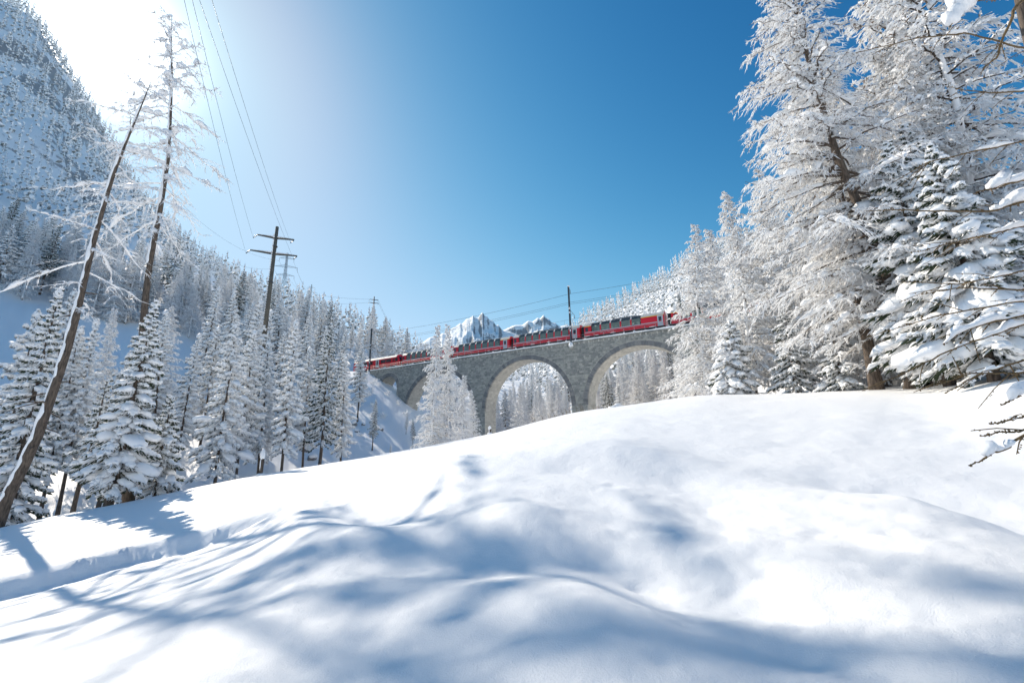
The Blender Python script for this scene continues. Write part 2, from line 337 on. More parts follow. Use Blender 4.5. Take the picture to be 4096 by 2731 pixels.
def base_h(x, y):
    x = np.asarray(x, float); y = np.asarray(y, float); sh = x.shape; x = x.ravel(); y = y.ravel()
    r = np.hypot(x, y); f = (np.degrees(np.arctan2(x, y))+180)/.25; i = np.clip(f.astype(int), 0, len(PHI)-2); f = f-i
    K = len(CURVES)+1; n = len(r); rr = np.zeros((K, n)); zz = np.full((K, n), -1.6)
    rr[1:] = CR[:, i]*(1-f)+CR[:, i+1]*f; zz[1:] = CZ[:, i]*(1-f)+CZ[:, i+1]*f
    h = np.diff(rr, axis=0); dl = np.diff(zz, axis=0)/h
    m = np.zeros((K, n)); w1 = 2*h[1:]+h[:-1]; w2 = h[1:]+2*h[:-1]
    with np.errstate(divide='ignore', invalid='ignore'):
        mm = (w1+w2)/(w1/dl[:-1]+w2/dl[1:])
    m[1:-1] = np.where(dl[:-1]*dl[1:] > 0, mm, 0); m[0] = dl[0]*.3; m[-1] = 0; m[3] = .3*np.maximum(dl[2]+dl[3], 0)
    k = np.clip((r[None] >= rr).sum(0)-1, 0, K-2); j = np.arange(n)
    hh = h[k, j]; t = np.clip((r-rr[k, j])/hh, 0, 1)
    z = (2*t**3-3*t*t+1)*zz[k, j]+(t**3-2*t*t+t)*hh*m[k, j]+(-2*t**3+3*t*t)*zz[k+1, j]+(t**3-t*t)*hh*m[k+1, j]
    return z.reshape(sh)
def sstep(a, b, x): t = np.clip((x-a)/(b-a), 0, 1); return t*t*(3-2*t)

# foreground shade bands put into the snow's shape: slopes falling away from the sun
SHADE_SLOPES = [
 ([(560, 1198), (640, 1180), (720, 1168), (790, 1172)], 10, .7), ([(740, 1174), (790, 1202), (830, 1245), (870, 1268)], 24, .85),
 ([(830, 1150), (890, 1148), (940, 1170)], 12, .5), ([(850, 1266), (960, 1252), (1080, 1244), (1200, 1228), (1310, 1232)], 26, .9),
 ([(1060, 1120), (1160, 1104), (1280, 1135), (1330, 1185)], 36, .7),
 ([(1080, 1088), (1200, 1066), (1330, 1054), (1440, 1048), (1540, 1062)], 24, .9), ([(1260, 1105), (1400, 1090), (1500, 1115), (1580, 1140)], 28, .6),
 ([(1300, 1190), (1350, 1260), (1430, 1335), (1520, 1400), (1620, 1480), (1730, 1600)], 50, 1.0),
 ([(1540, 1052), (1640, 1070), (1750, 1080), (1900, 1094), (2050, 1116), (2200, 1155), (2352, 1200)], 16, .8), ([(2050, 1120), (2200, 1165), (2380, 1225)], 26, .5),
 ([(540, 1590), (620, 1500), (690, 1430)], 36, .45)]
th_ = np.array([math.sin(SUN_AZ), math.cos(SUN_AZ)]); wh_ = np.array([-th_[1], th_[0]])
GS, G0, GNn = .12, -48., 800
_tt, _ww = np.meshgrid(G0+np.arange(GNn)*GS, G0+np.arange(GNn)*GS, indexing='ij')
_gx, _gy = _tt*th_[0]+_ww*wh_[0], _tt*th_[1]+_ww*wh_[1]
_gz = base_h(_gx, _gy); _p = np.stack([_gx, _gy, _gz], -1); _d = _p@cF
_ok = _d > 1.0; _dd = np.where(_ok, _d, 1); _px = (CX+FPX*(_p@cR)/_dd)/1.7415; _py = (CY-FPX*(_p@cU)/_dd)/1.7415
D = np.zeros_like(_px)
for pts, hw, st in SHADE_SLOPES:
    b = np.full(_px.shape, 1e9)
    for (x0, y0), (x1, y1) in zip(pts[:-1], pts[1:]):
        u = np.clip(((_px-x0)*(x1-x0)+(_py-y0)*(y1-y0))/((x1-x0)**2+(y1-y0)**2), 0, 1)
        b = np.minimum(b, (_px-x0-u*(x1-x0))**2+(_py-y0-u*(y1-y0))**2)
    D = np.maximum(D, st*np.exp(-.5*b/(hw*.8)**2))
_r0 = np.hypot(_gx, _gy); D *= _ok*(1-sstep(15, 26, _r0))*sstep(1.5, 3.0, _r0)
def gsm(a, sig, ax):
    k = np.arange(-int(3*sig/GS), int(3*sig/GS)+1); w = np.exp(-.5*(k*GS/sig)**2); w /= w.sum(); n = a.shape[ax]
    Fw = np.fft.rfft(np.pad(w, (0, 2*n-len(w))), axis=0); s = [1, 1]; s[ax] = -1
    o = np.fft.irfft(np.fft.rfft(a, 2*n, axis=ax)*Fw.reshape(s), 2*n, axis=ax)
    return np.take(o, np.arange(n)+len(k)//2, axis=ax)
D = gsm(gsm(D, .12, 0), .18, 1)
_z = np.cumsum(D*.72, axis=0)*GS; BUMP = _z-gsm(_z, 3.2, 0); BUMP = gsm(gsm(BUMP, .55, 1), .12, 0)
def bump_h(x, y):
    t = (x*th_[0]+y*th_[1]-G0)/GS; w = (x*wh_[0]+y*wh_[1]-G0)/GS
    i = np.clip(t.astype(int), 0, GNn-2); j = np.clip(w.astype(int), 0, GNn-2); a = np.clip(t-i, 0, 1); c = np.clip(w-j, 0, 1)
    v = BUMP[i, j]*(1-a)*(1-c)+BUMP[i+1, j]*a*(1-c)+BUMP[i, j+1]*(1-a)*c+BUMP[i+1, j+1]*a*c
    r = np.hypot(x, y); return v*(1-sstep(17, 26, r))*sstep(.8, 2.5, r)
# groomed trail: foot of its bank, from the left edge of the meadow towards the bridge
_tb = []
for q in [(-500, 2440), (0, 2320), (178, 2284), (592, 2172), (986, 2077), (1180, 2030)]:
    v = ray(*q)
    for _ in range(1): rr_ = np.linspace(3, 60, 600)
    pp = v[None]*(rr_/math.hypot(v[0], v[1]))[:, None]; hh_ = base_h(pp[:, 0], pp[:, 1]); k_ = np.argmax((pp[:, 2] <= hh_+.02) & (rr_ > 12)); _tb.append(pp[k_, :2] if k_ else pp[200, :2])
_tb = np.array(_tb)
def trail_h(x, y):
    d = np.full(x.shape, 1e9); sg = np.zeros_like(d); end = np.zeros_like(d)
    for n_, (a, c) in enumerate(zip(_tb[:-1], _tb[1:])):
        e = c-a; L2 = e@e; u = np.clip(((x-a[0])*e[0]+(y-a[1])*e[1])/L2, 0, 1)
        q = np.hypot(x-a[0]-u*e[0], y-a[1]-u*e[1]); cr = e[0]*(y-a[1])-e[1]*(x-a[0])
        up = q < d; d = np.where(up, q, d); sg = np.where(up, np.sign(cr), sg); end = np.where(up, n_+u, end)
    sd = -d*sg                      # >0 on the camera side of the bank's foot
    sd = sd+.10*vnoise(x*1.7, y*1.7, 5)+.05*vnoise(x*5, y*5, 6)
    return -.62*sstep(-.6, .05, sd)*(1-sstep(2.0, 4.4, sd))*(1-sstep(4.2, 4.95, end))
_pr = np.random.default_rng(77); PITS = [(_pr.uniform(.5, 9), _pr.uniform(3.5, 11), _pr.uniform(.10, .30), _pr.uniform(-.02, .05)) for _ in range(110)]
def pits_h(x, y):                       # dents and clumps where snow dropped from the branches
    z = np.zeros_like(x)
    for a, c, w, d in PITS: z -= d*np.exp(-(((x-a)**2+(y-c)**2)/(w*w)))
    return z
def track_bench(x, y, z):
    dx, dy = x-VP0[0], y-VP0[1]; s = dx*VD[0]+dy*VD[1]; off = dx*VN[0]+dy*VN[1]
    lim = VP0[2]+GRADE*s-.35+.9*np.maximum(np.abs(off+2.2)-3.6, 0)
    k = np.where(s > 0, sstep(60, 66, s)*(1-sstep(100, 130, s)), sstep(-20, -26, s)*(1-sstep(-60, -90, s)))*(1-sstep(12, 30, np.abs(off+2.2)))
    return z+(np.minimum(z, lim)-z)*k
def ground_h(x, y):
    x = np.asarray(x, float); y = np.asarray(y, float)
    z = base_h(x, y); r = np.hypot(x, y)
    z = z+bump_h(x, y)+trail_h(x, y)
    z = z+.05*fbm(x*.45, y*.45, 3, 3)*sstep(3, 9, r)*(1-sstep(20, 60, r))
    z = z+.012*fbm(x*2.6, y*2.6, 3, 9)*(1-sstep(20, 40, r))+.03*np.abs(fbm(x*1.5, y*1.5, 4, 61))*sstep(-1, 3, x)*(1-sstep(9, 14, r))*sstep(2, 4, r)
    rc = np.interp(np.degrees(np.arctan2(x, y)), PHI, CR[2])
    a = sstep(rc+3, rc+14, r)
    z = z+a*(.45*fbm(x*.16, y*.16, 4, 21)+.42*np.abs(fbm(x*.6, y*.6, 3, 31)))+sstep(140, 330, r)*7*fbm(x*.02, y*.02, 5, 41)
    z = z+pits_h(x, y)
    return track_bench(x, y, z)
def gz(x, y): return float(ground_h(np.array([x]), np.array([y]))[0])

az = np.unique(np.concatenate([np.arange(-180, -60, 2.5), np.arange(-60, 60.01, .36), np.arange(60, 180.01, 2.5)]))
rad = np.concatenate([[.3], .8*1.0125**np.arange(0, 380)]); rad = rad[rad < 70]
rad = np.concatenate([rad, 70*1.035**np.arange(0, 60), 600*1.12**np.arange(0, 24)])
rad = np.unique(rad)
A, Rr = np.meshgrid(np.radians(az), rad, indexing='ij'); X, Y = Rr*np.sin(A), Rr*np.cos(A)
Zg = ground_h(X, Y); na, nr = X.shape
i, j = np.meshgrid(np.arange(na-1), np.arange(nr-1), indexing='ij'); q = i*nr+j
Q = np.stack([q, q+1, q+nr+1, q+nr], -1).reshape(-1, 4)[:, ::-1]
V = np.stack([X, Y, Zg], -1).reshape(-1, 3)
c0 = len(V); V = np.concatenate([V, [[0, 0, -1.6]]]); T = [(c0, (k+1)*nr, k*nr) for k in range(na-1)]
me = make_mesh('ground', V, np.array(T)[:, ::-1], Q, ('snow_ground',), True)
obj('ground', me, kind='structure', label='deep snow covering the meadow, valley and hillsides')

# ------------------------------------------------------------------ viaduct
rng = np.random.default_rng(11)
THK = 4.4
ARCH = [(-18.8, 10.6, -13.4), (5.8, 10.6, -13.2), (30.4, 10.6, -13.1), (55.0, 10.6, -13.1), (71.9, 3.15, -5.4)]   # centre, radius, springing height
RING = .92
S0, S1 = -31.5, 80.5
via = thing('stone_viaduct', 'grey stone railway viaduct with tall round arches crossing the snowy valley', 'viaduct')
def intrados(s):
    for c, r, h in ARCH:
        if abs(s-c) < r: return h+math.sqrt(r*r-(s-c)**2)
    return None
ss = set(np.linspace(S0, S1, 57))
for c, r, h in ARCH: ss |= set(c-r*np.cos(np.linspace(0, math.pi, 41)))
ss = sorted(ss); FO = -.04
core = Buf()
for a, b_ in zip(ss[:-1], ss[1:]):
    if b_-a < 1e-4: continue
    m_ = (a+b_)/2; arch = next(((c, r, h) for c, r, h in ARCH if abs(m_-c) < r), None)
    if arch:
        c, r, h = arch; za = h+math.sqrt(max(0, (r+.03)**2-(a-c)**2)); zb = h+math.sqrt(max(0, (r+.03)**2-(b_-c)**2))
    else: za = zb = -30
    P = [vp(a, FO, za), vp(b_, FO, zb), vp(a, -THK, za), vp(b_, -THK, zb), vp(a, FO, -.35), vp(b_, FO, -.35), vp(a, -THK, -.35), vp(b_, -THK, -.35)]
    core.add(P, None, [(0, 1, 5, 4), (3, 2, 6, 7), (1, 0, 2, 3), (4, 5, 7, 6)])
for c, r, h in ARCH:
    for s_ in (c-r-.03, c+r+.03):
        core.add([vp(s_, FO, h), vp(s_, -THK, h), vp(s_, -THK, -30), vp(s_, FO, -30)], None, [(0, 1, 2, 3)])
obj('core', core.mesh('viaduct_core', 'mortar', False), via)
def blk(buf, s0, s1, o0, o1, h0, h1, b=.035):       # a roughly dressed block: chamfered front face
    f = [vp(s0, o0, h0), vp(s1, o0, h0), vp(s0, o0, h1), vp(s1, o0, h1)]
    m1 = o1-b
    g = [vp(s0, m1, h0), vp(s1, m1, h0), vp(s0, m1, h1), vp(s1, m1, h1)]
    k = [vp(s0+b, o1, h0+b), vp(s1-b, o1, h0+b), vp(s0+b, o1, h1-b), vp(s1-b, o1, h1-b)]
    buf.add(f+g+k, None, [(8, 9, 11, 10), (0, 1, 5, 4), (3, 2, 6, 7), (2, 0, 4, 6), (1, 3, 7, 5), (4, 5, 9, 8), (7, 6, 10, 11), (6, 4, 8, 10), (5, 7, 11, 9)])
rows = []; h_ = -.42
while h_ > -26: dh = rng.uniform(.30, .46); rows.append((h_-dh, h_)); h_ -= dh
stones = []
for h0, h1 in rows:
    cuts = []
    for c, r, hs in ARCH:
        if h0 >= hs: 
            R2 = r+RING+.02
            if h0-hs < R2: cuts.append((c-math.sqrt(R2*R2-(h0-hs)**2), c+math.sqrt(R2*R2-(h0-hs)**2)))
        else: cuts.append((c-r, c+r))
    cuts.sort(); x = S0; spans = []
    for a, b_ in cuts:
        if a > x: spans.append((x, a))
        x = max(x, b_)
    if x < S1: spans.append((x, S1))
    for a, b_ in spans:
        x = a
        while x < b_-.05:
            w = rng.uniform(.38, .95)
            if b_-x-w < .3: w = b_-x
            stones.append((x+.018, x+w-.018, h0+.016, h1-.016)); x += w
keep = []
sm = np.array([(vp((a+b_)/2, .3, h1)) for a, b_, h0, h1 in stones]); gg = ground_h(sm[:, 0], sm[:, 1])
for st_, p_, g_ in zip(stones, sm, gg):
    if p_[2] > g_-.2: keep.append(st_)
# the 300 stones that show largest: on the pier and spandrels between the two near arches
def clear_rank(st_):
    a, b_, h0, h1 = st_; s_ = (a+b_)/2; h = (h0+h1)/2
    return (0 if (2 < s_ < 33 and h > -15) else 1, -(b_-a)*(h1-h0)/(1+.011*max(s_, 0)))
keep.sort(key=clear_rank)
rest = Buf()
for k_, (a, b_, h0, h1) in enumerate(keep):
    o1 = rng.uniform(0.0, .035)
    if k_ < 300:
        q = Buf(); blk(q, a, b_, -.2, o1, h0, h1); obj('stone', q.mesh('stone', 'stone', False), via)
    else: blk(rest, a, b_, -.2, o1, h0, h1)
obj('masonry', rest.mesh('masonry', 'stone', False), via, kind='stuff')
# arch rings: one wedge per voussoir
def ring_pt(c, hs, R, th, off): return vp(c-R*math.cos(th), off, hs+R*math.sin(th))
soff = Buf()
for ai, (c, r, hs) in enumerate(ARCH):
    n_ = int(math.pi*r/.60); dt = math.pi/n_
    for k_ in range(n_):
        t0, t1 = k_*dt+.018/r, (k_+1)*dt-.018/r; o1 = rng.uniform(.03, .075); R1 = r+RING-rng.uniform(0, .10)
        P = [ring_pt(c, hs, R, t, o) for o in (-.4, o1) for R, t in ((r, t0), (r, t1), (R1, t0), (R1, t1))]
        top = vp(c-r*math.cos((t0+t1)/2), 0, hs)
        g_ = gz(P[4][0], P[4][1])
        if P[6][2] < g_ and P[4][2] < g_: continue
        q = Buf(); q.hexa(P)
        o = obj('voussoir', q.mesh('voussoir', 'ring_stone', False), via)
    n2 = int(math.pi*r/.46); dt = math.pi/n2          # stones of the vault's underside
    for k_ in range(n2):
        x = -.45
        while x > -THK+.05:
            w = rng.uniform(.5, 1.0)
            if x-w < -THK+.3: w = x+THK
            t0, t1 = k_*dt+.016/r, (k_+1)*dt-.016/r; Ri = r-rng.uniform(0, .03)
            P = [ring_pt(c, hs, R, t, o) for o in (x-w+.015, x-.015) for R, t in ((Ri, t0), (Ri, t1), (r+.1, t0), (r+.1, t1))]
            soff.hexa(P); x -= w
    for h0, h1 in rows:                               # the pier flank below the vault
        if h1 > hs: continue
        p_ = vp(c+r, -2, h1)
        if p_[2] < gz(p_[0], p_[1])-1: break
        x = -.02
        while x > -THK+.05:
            w = rng.uniform(.5, 1.0)
            if x-w < -THK+.3: w = x+THK
            i_ = rng.uniform(0, .03)
            P = [vp(s_, o, h) for h in (h0+.016, h1-.016) for o in (x-w+.015, x-.015) for s_ in (c+r-i_, c+r+.1)]
            soff.hexa(P); x -= w
obj('vault_lining', soff.mesh('vault_lining', 'snowlit_stone', False), via, kind='stuff')
# parapet: coping slab, corbels, snow ledge
q = Buf()
for a in np.arange(S0, S1, 2.0):
    q2 = Buf(); b_ = min(a+1.985, S1); P = [vp(s_, o, h) for h in (-.40, -.12) for o in (-.6, .22) for s_ in (a+.008, b_-.008)]; q2.hexa(P)
    obj('coping', q2.mesh('coping', 'stone', False), via)
for a in np.arange(S0+.5, S1-1, 1.05):
    q2 = Buf(); P = [vp(s_, o, h) for h, oo in ((-.80, .06), (-.41, .17)) for o in (-.2, oo) for s_ in (a, a+.30)]; q2.hexa(P)
    obj('corbel', q2.mesh('corbel', 'snowlit_stone', False), via)
deck = Buf(); P = [vp(s_, o, h) for h in (-.36, .02) for o in (-THK-.1, -.55) for s_ in (S0, S1)]; deck.hexa(P); obj('deck', deck.mesh('deck', 'snow', False), via)
sl = Buf(); a_ = np.arange(S0, S1, .35)
prof = [(-.85, -.02), (-.5, .14), (-.15, .17), (.12, .14), (.27, .03), (.28, -.10), (.15, -.13)]
Vv = np.array([[vp(s_, o+.025*math.sin(s_*1.7)+rng.normal(0, .012), h*(1+.22*math.sin(s_*.9+2)*math.cos(s_*.37))+rng.normal(0, .014)) for o, h in prof] for s_ in a_])
n_, k_ = Vv.shape[:2]; i, j = np.meshgrid(np.arange(n_-1), np.arange(k_-1), indexing='ij'); qd = i*k_+j
sl.add(Vv.reshape(-1, 3), None, np.stack([qd, qd+1, qd+k_+1, qd+k_], -1).reshape(-1, 4)); obj('snow_ledge', sl.mesh('snow_ledge', 'snow', True), via)

# railing along the parapet
rail = thing('railing', 'thin pale steel railing along the near edge of the viaduct', 'railing')
for a in np.arange(S0+.6, S1-.5, 2.05):
    q = Buf(); q.tube([vp(a, -.12, -.1), vp(a, -.12, 1.12)], .035, 6); o = obj('post', q.mesh('post', 'steel', True), rail)
    if rng.random() < .6:
        q = Buf(); blobs(q, rng, [vp(a, -.12, .2)], [VD*rng.uniform(.08, .3)], [VN*.12], [np.array([0, 0, rng.uniform(.1, .3)])], ICO1); obj('snow', q.mesh('snow', 'snow', True), o)
for h in (1.1, .60):
    q = Buf(); q.tube([vp(s_, -.12, h) for s_ in (S0, 0, 40, S1)], .028, 6); o = obj('rail', q.mesh('rail', 'steel', True), rail)
q = Buf()
for k_ in range(16):
    a = rng.uniform(S0, 40); w = rng.uniform(.5, 1.6); q.tube([vp(a+w*u, -.12, .65) for u in (0, .3, .7, 1)], [.02, .06, .07, .02], 5)
obj('snow', q.mesh('rail_snow', 'snow', True), rail, kind='stuff')

# ------------------------------------------------------------------ train
CARP = [(1.26, .50), (1.33, .80), (1.34, 1.42), (1.33, 2.30), (1.27, 2.66), (1.12, 3.02), (.84, 3.30), (0, 3.46)]   # half section: y, z over rail
RAILH, TRK = .30, -2.25
def skin(buf, x0, x1, k0, k1, side, inset=0.0):
    P = CARP[k0:k1+1]; n_ = len(P); V = []
    for x in (x0, x1):
        for y, z in P:
            f = 1-inset/1.3; V.append((x, side*y*f, z-inset*.6 if z > 2.9 else z))
    Q = [(i, i+1, n_+i+1, n_+i) for i in range(n_-1)]
    if side > 0: Q = [q[::-1] for q in Q]
    buf.add(V, None, Q)
def place_car(o, s):
    p = vp(s, TRK, RAILH); o.location = p; o.rotation_euler = (0, -math.atan(GRADE), math.atan2(VD[1], VD[0]))
L = 16.5
def text_mesh(txt, size):
    cu = bpy.data.curves.new('lettering', 'FONT'); cu.body = txt; cu.size = size; cu.extrude = .004; cu.align_x = 'CENTER'; cu.resolution_u = 2; cu.shear = .25
    to = bpy.data.objects.new('tmp', cu); COL.objects.link(to); bpy.context.view_layer.update()
    me = bpy.data.meshes.new_from_object(to.evaluated_get(bpy.context.evaluated_depsgraph_get())); bpy.data.objects.remove(to); me.materials.clear(); me.materials.append(M['silver']); return me
LETTER = text_mesh('Bernina Express', .42)
def panorama_car(s, nwin, w0, pitch, label, yellow, door_x=.7):
    t = thing('railway_carriage', label, 'train carriage', group='red panorama carriages on the viaduct')
    q = Buf(); R2 = Buf(); x0 = w0; x1 = w0+nwin*pitch; pil = .30
    for sd in (1, -1):
        skin(q, .15, L-.15, 0, 2, sd)
        skin(q, .15, x0, 2, 4, sd); skin(q, x1, L-.15, 2, 4, sd); skin(R2, .15, x0, 4, 7, sd); skin(R2, x1, L-.15, 4, 7, sd)
        for k in range(nwin+1):
            a = x0+k*pitch-pil/2; b_ = a+pil
            if k == 0: a = x0
            if k == nwin: b_ = x1
            skin(q, a, b_, 2, 4, sd); skin(R2, a, b_, 4, 6, sd)
        skin(R2, x0, x1, 6, 7, sd)
    for x in (.15, L-.15):                            # end walls
        P = [(x, y, z) for y, z in CARP]+[(x, -y, z) for y, z in CARP[-2::-1]]; n_ = len(P)
        q.add(P+[(x, 0, 1.6)], [(i, (i+1) % n_, n_) for i in range(n_)])
    obj('body', q.mesh('body', 'red', False), t)
    ro = obj('roof', R2.mesh('roof', 'roof_grey', True), t)
    q = Buf(); q.box(.15, L-.15, -1.2, 1.2, .85, .95); q.box(.15, L-.15, -1.15, 1.15, .40, .62); obj('floor', q.mesh('floor', 'rubber', False), t)
    for sd in (1, -1):
        for k in range(nwin):
            a = x0+k*pitch+pil/2; b_ = x0+(k+1)*pitch-pil/2
            if k == 0: a = x0+pil
            if k == nwin-1: b_ = x1-pil
            g = Buf(); skin(g, a, b_, 2, 4, sd, .012); w = obj('window', g.mesh('window', 'window_glass', True), t)
            g = Buf(); skin(g, a, b_, 4, 6, sd, .008); obj('roof_pane', g.mesh('roof_pane', 'tinted_glass', True), w)
        g = Buf(); a = x1+.55 if nwin < 9 else x1+.5
        y = sd*1.345; g.box(a, a+.62, min(y, y-sd*.02), max(y, y-sd*.02), 1.55, 2.35); obj('window', g.mesh('end_window', 'tinted_glass', False), t)
        y0, y1 = sorted((sd*1.338, sd*1.362)); g = Buf(); g.box(door_x+1.12, L-.3, y0, y1, 1.26, 1.42); obj('stripe', g.mesh('stripe', 'silver', False), t)
        y0, y1 = sorted((sd*1.30, sd*1.355)); g = Buf(); g.box(door_x, door_x+1.05, y0, y1, .55, 2.62); d_ = obj('door', g.mesh('door', 'silver', False), t)
        y0, y1 = sorted((sd*1.34, sd*1.365)); g = Buf(); g.box(door_x+.24, door_x+.82, y0, y1, 1.55, 2.35); obj('door_window', g.mesh('door_window', 'tinted_glass', False), d_)
        g = Buf(); g.box(door_x+.3, door_x+.75, y0*1.002, y1*1.004, 1.40, 1.55); obj('handle', g.mesh('handle', 'red', False), d_)
        if yellow:
            for a, b_ in (((.2, w0-.02), (x1+.02, L-.2)) if yellow == 2 else ((.2, w0-.02),)):
                y0, y1 = sorted((sd*1.255, sd*1.305)); g = Buf(); g.box(a, b_, y0, y1, 2.58, 2.72); obj('class_stripe', g.mesh('class_stripe', 'yellow', False), t)
    le = obj('lettering', LETTER, t); le.location = (L*.70, 1.352, .88); le.rotation_euler = (R_(90), 0, R_(180))
    for k in range(int(nwin*pitch/.9)):
        for y in (-.75, .75):
            x = x0+.3+k*.9; g = Buf(); g.box(x, x+.14, y-.42, y+.42, .95, 2.05); g.box(x, x+.5, y-.42, y+.42, .95, 1.35); obj('seat', g.mesh('seat', 'seat', False), t)
    for x in (2.6, L-2.6):
        g = Buf(); g.box(x-1.1, x+1.1, -.9, .9, .25, .48)
        bo = obj('bogie', g.mesh('bogie', 'dark_steel', False), t)
        for wx in (-.8, .8):
            g = Buf(); g.tube([(x+wx, -.75, .36), (x+wx, .75, .36)], .36, 14); obj('wheelset', g.mesh('wheelset', 'dark_steel', False), bo)
    g = Buf(); g.box(L-.15, L+.62, -.75, .75, .75, 2.85); obj('gangway', g.mesh('gangway', 'rubber', False), t)
    q = Buf(); xs = np.linspace(.2, L-.2, 40); ys = np.linspace(-.82, .82, 7)
    Vv = [(x, y, 3.30+.16*(1-(y/.84)**2)+.035+(.05+.03*math.sin(x*1.3+s))*max(0, 1-abs(y)/.8)) for x in xs for y in ys]
    i, j = np.meshgrid(np.arange(39), np.arange(6), indexing='ij'); qd = i*7+j; q.add(Vv, None, np.stack([qd, qd+7, qd+8, qd+1], -1).reshape(-1, 4)); obj('snow', q.mesh('roof_snow', 'snow', True), ro)
    g = Buf(); g.box(5.5, 10.5, -.5, .5, 3.42, 3.62); obj('roof_equipment', g.mesh('roof_equipment', 'dark_steel', False), ro)
    place_car(t, s); return t
panorama_car(-34.4, 6, 3.3, 1.9, 'red panorama carriage farthest up the line, almost hidden behind the big larches', 0)
panorama_car(-17.2, 6, 3.3, 1.9, 'red panorama carriage entering the trees at the near end of the viaduct', 2)
panorama_car(0.3, 5, 4.4, 2.1, 'red carriage with long yellow roof stripe and five panorama windows beside the larches', 2, .35)
panorama_car(17.5, 7, 2.5, 1.78, 'red carriage with seven panorama windows over the pier with the steel mast', 0, .75)
panorama_car(34.7, 7, 2.5, 1.78, 'red carriage over the middle arch with short yellow mark above its door', 1, .75)
panorama_car(51.9, 7, 2.5, 1.78, 'red carriage half hidden by the twin larches, coupled to the railcar', 0, .75)
# railcar at the far end: cab with a raked windscreen
t = thing('railcar', 'red railcar with pale roof and raked cab at the far end of the train', 'railcar')
q = Buf(); R2 = Buf()
for sd in (1, -1): skin(q, 1.5, 18, 0, 4, sd); skin(R2, 1.3, 18, 4, 7, sd)
secs = [(1.5, 1.0), (.9, .985), (.35, .93), (.05, .85)]
for (xa, fa), (xb, fb) in zip(secs[:-1], secs[1:]):
    for sd in (1, -1):
        rk = lambda x, z: x+max(0, z-1.4)*.42*(1-(x-.05)/1.45 if x < 1.5 else 0)
        V = [(rk(xa, z), sd*y*fa, z) for y, z in CARP[:7]]+[(rk(xb, z), sd*y*fb, z) for y, z in CARP[:7]]
        Q = [(i, i+1, 8+i, 7+i) for i in range(6)]; q.add(V, None, Q if sd > 0 else [w[::-1] for w in Q])
P = [(.05+max(0, z-1.4)*.42, y*.85, z) for y, z in CARP]+[(.05+max(0, z-1.4)*.42, -y*.85, z) for y, z in CARP[-2::-1]]; n_ = len(P); q.add(P+[(.2, 0, 1.6)], [(i, (i+1) % n_, n_) for i in range(n_)])
obj('body', q.mesh('railcar_body', 'red', False), t); ro = obj('roof', R2.mesh('railcar_roof', 'roof_grey', True), t)
g = Buf(); P = [(-.02+(z-1.4)*.42, y, z) for z in (1.75, 2.75) for y in (-1.0, 1.0)]; g.add(P+[(a-.03, b_, c) for a, b_, c in P], None, [(0, 1, 3, 2), (4, 6, 7, 5)]); obj('windscreen', g.mesh('windscreen', 'tinted_glass', False), t)
for sd in (1, -1):
    for a, b_ in ((.75, 1.75), (2.1, 2.5), (3.2, 5.0), (5.2, 7.0), (10.2, 12.0), (12.3, 14.2), (14.6, 16.5)):
        y0, y1 = sorted((sd*1.32, sd*1.352)); g = Buf(); g.box(a, b_, y0, y1, 1.5, 2.38); obj('window', g.mesh('railcar_window', 'tinted_glass', False), t)
    y0, y1 = sorted((sd*1.30, sd*1.36)); g = Buf(); g.box(7.8, 9.0, y0, y1, .55, 2.6); d_ = obj('door', g.mesh('railcar_door', 'silver', False), t)
    y0, y1 = sorted((sd*1.34, sd*1.37)); g = Buf(); g.box(8.15, 8.65, y0, y1, 1.2, 2.35); obj('door_window', g.mesh('door_window', 'tinted_glass', False), d_)
for x in (2.8, 15):
    g = Buf(); g.box(x-1.1, x+1.1, -.9, .9, .25, .48); obj('bogie', g.mesh('bogie', 'dark_steel', False), t)
q = Buf(); xs = np.linspace(1.4, 18, 40); ys = np.linspace(-1.05, 1.05, 7)
Vv = [(x, y, 3.08+.42*(1-(y/1.07)**2)+.05) for x in xs for y in ys]; q.add(Vv, None, np.stack([qd, qd+7, qd+8, qd+1], -1).reshape(-1, 4)); obj('snow', q.mesh('railcar_snow', 'snow', True), ro)
g = Buf(); g.box(3.0, 5.2, -.5, .5, 3.46, 3.66); obj('roof_equipment', g.mesh('railcar_equipment', 'dark_steel', False), ro)
place_car(t, 69.1)

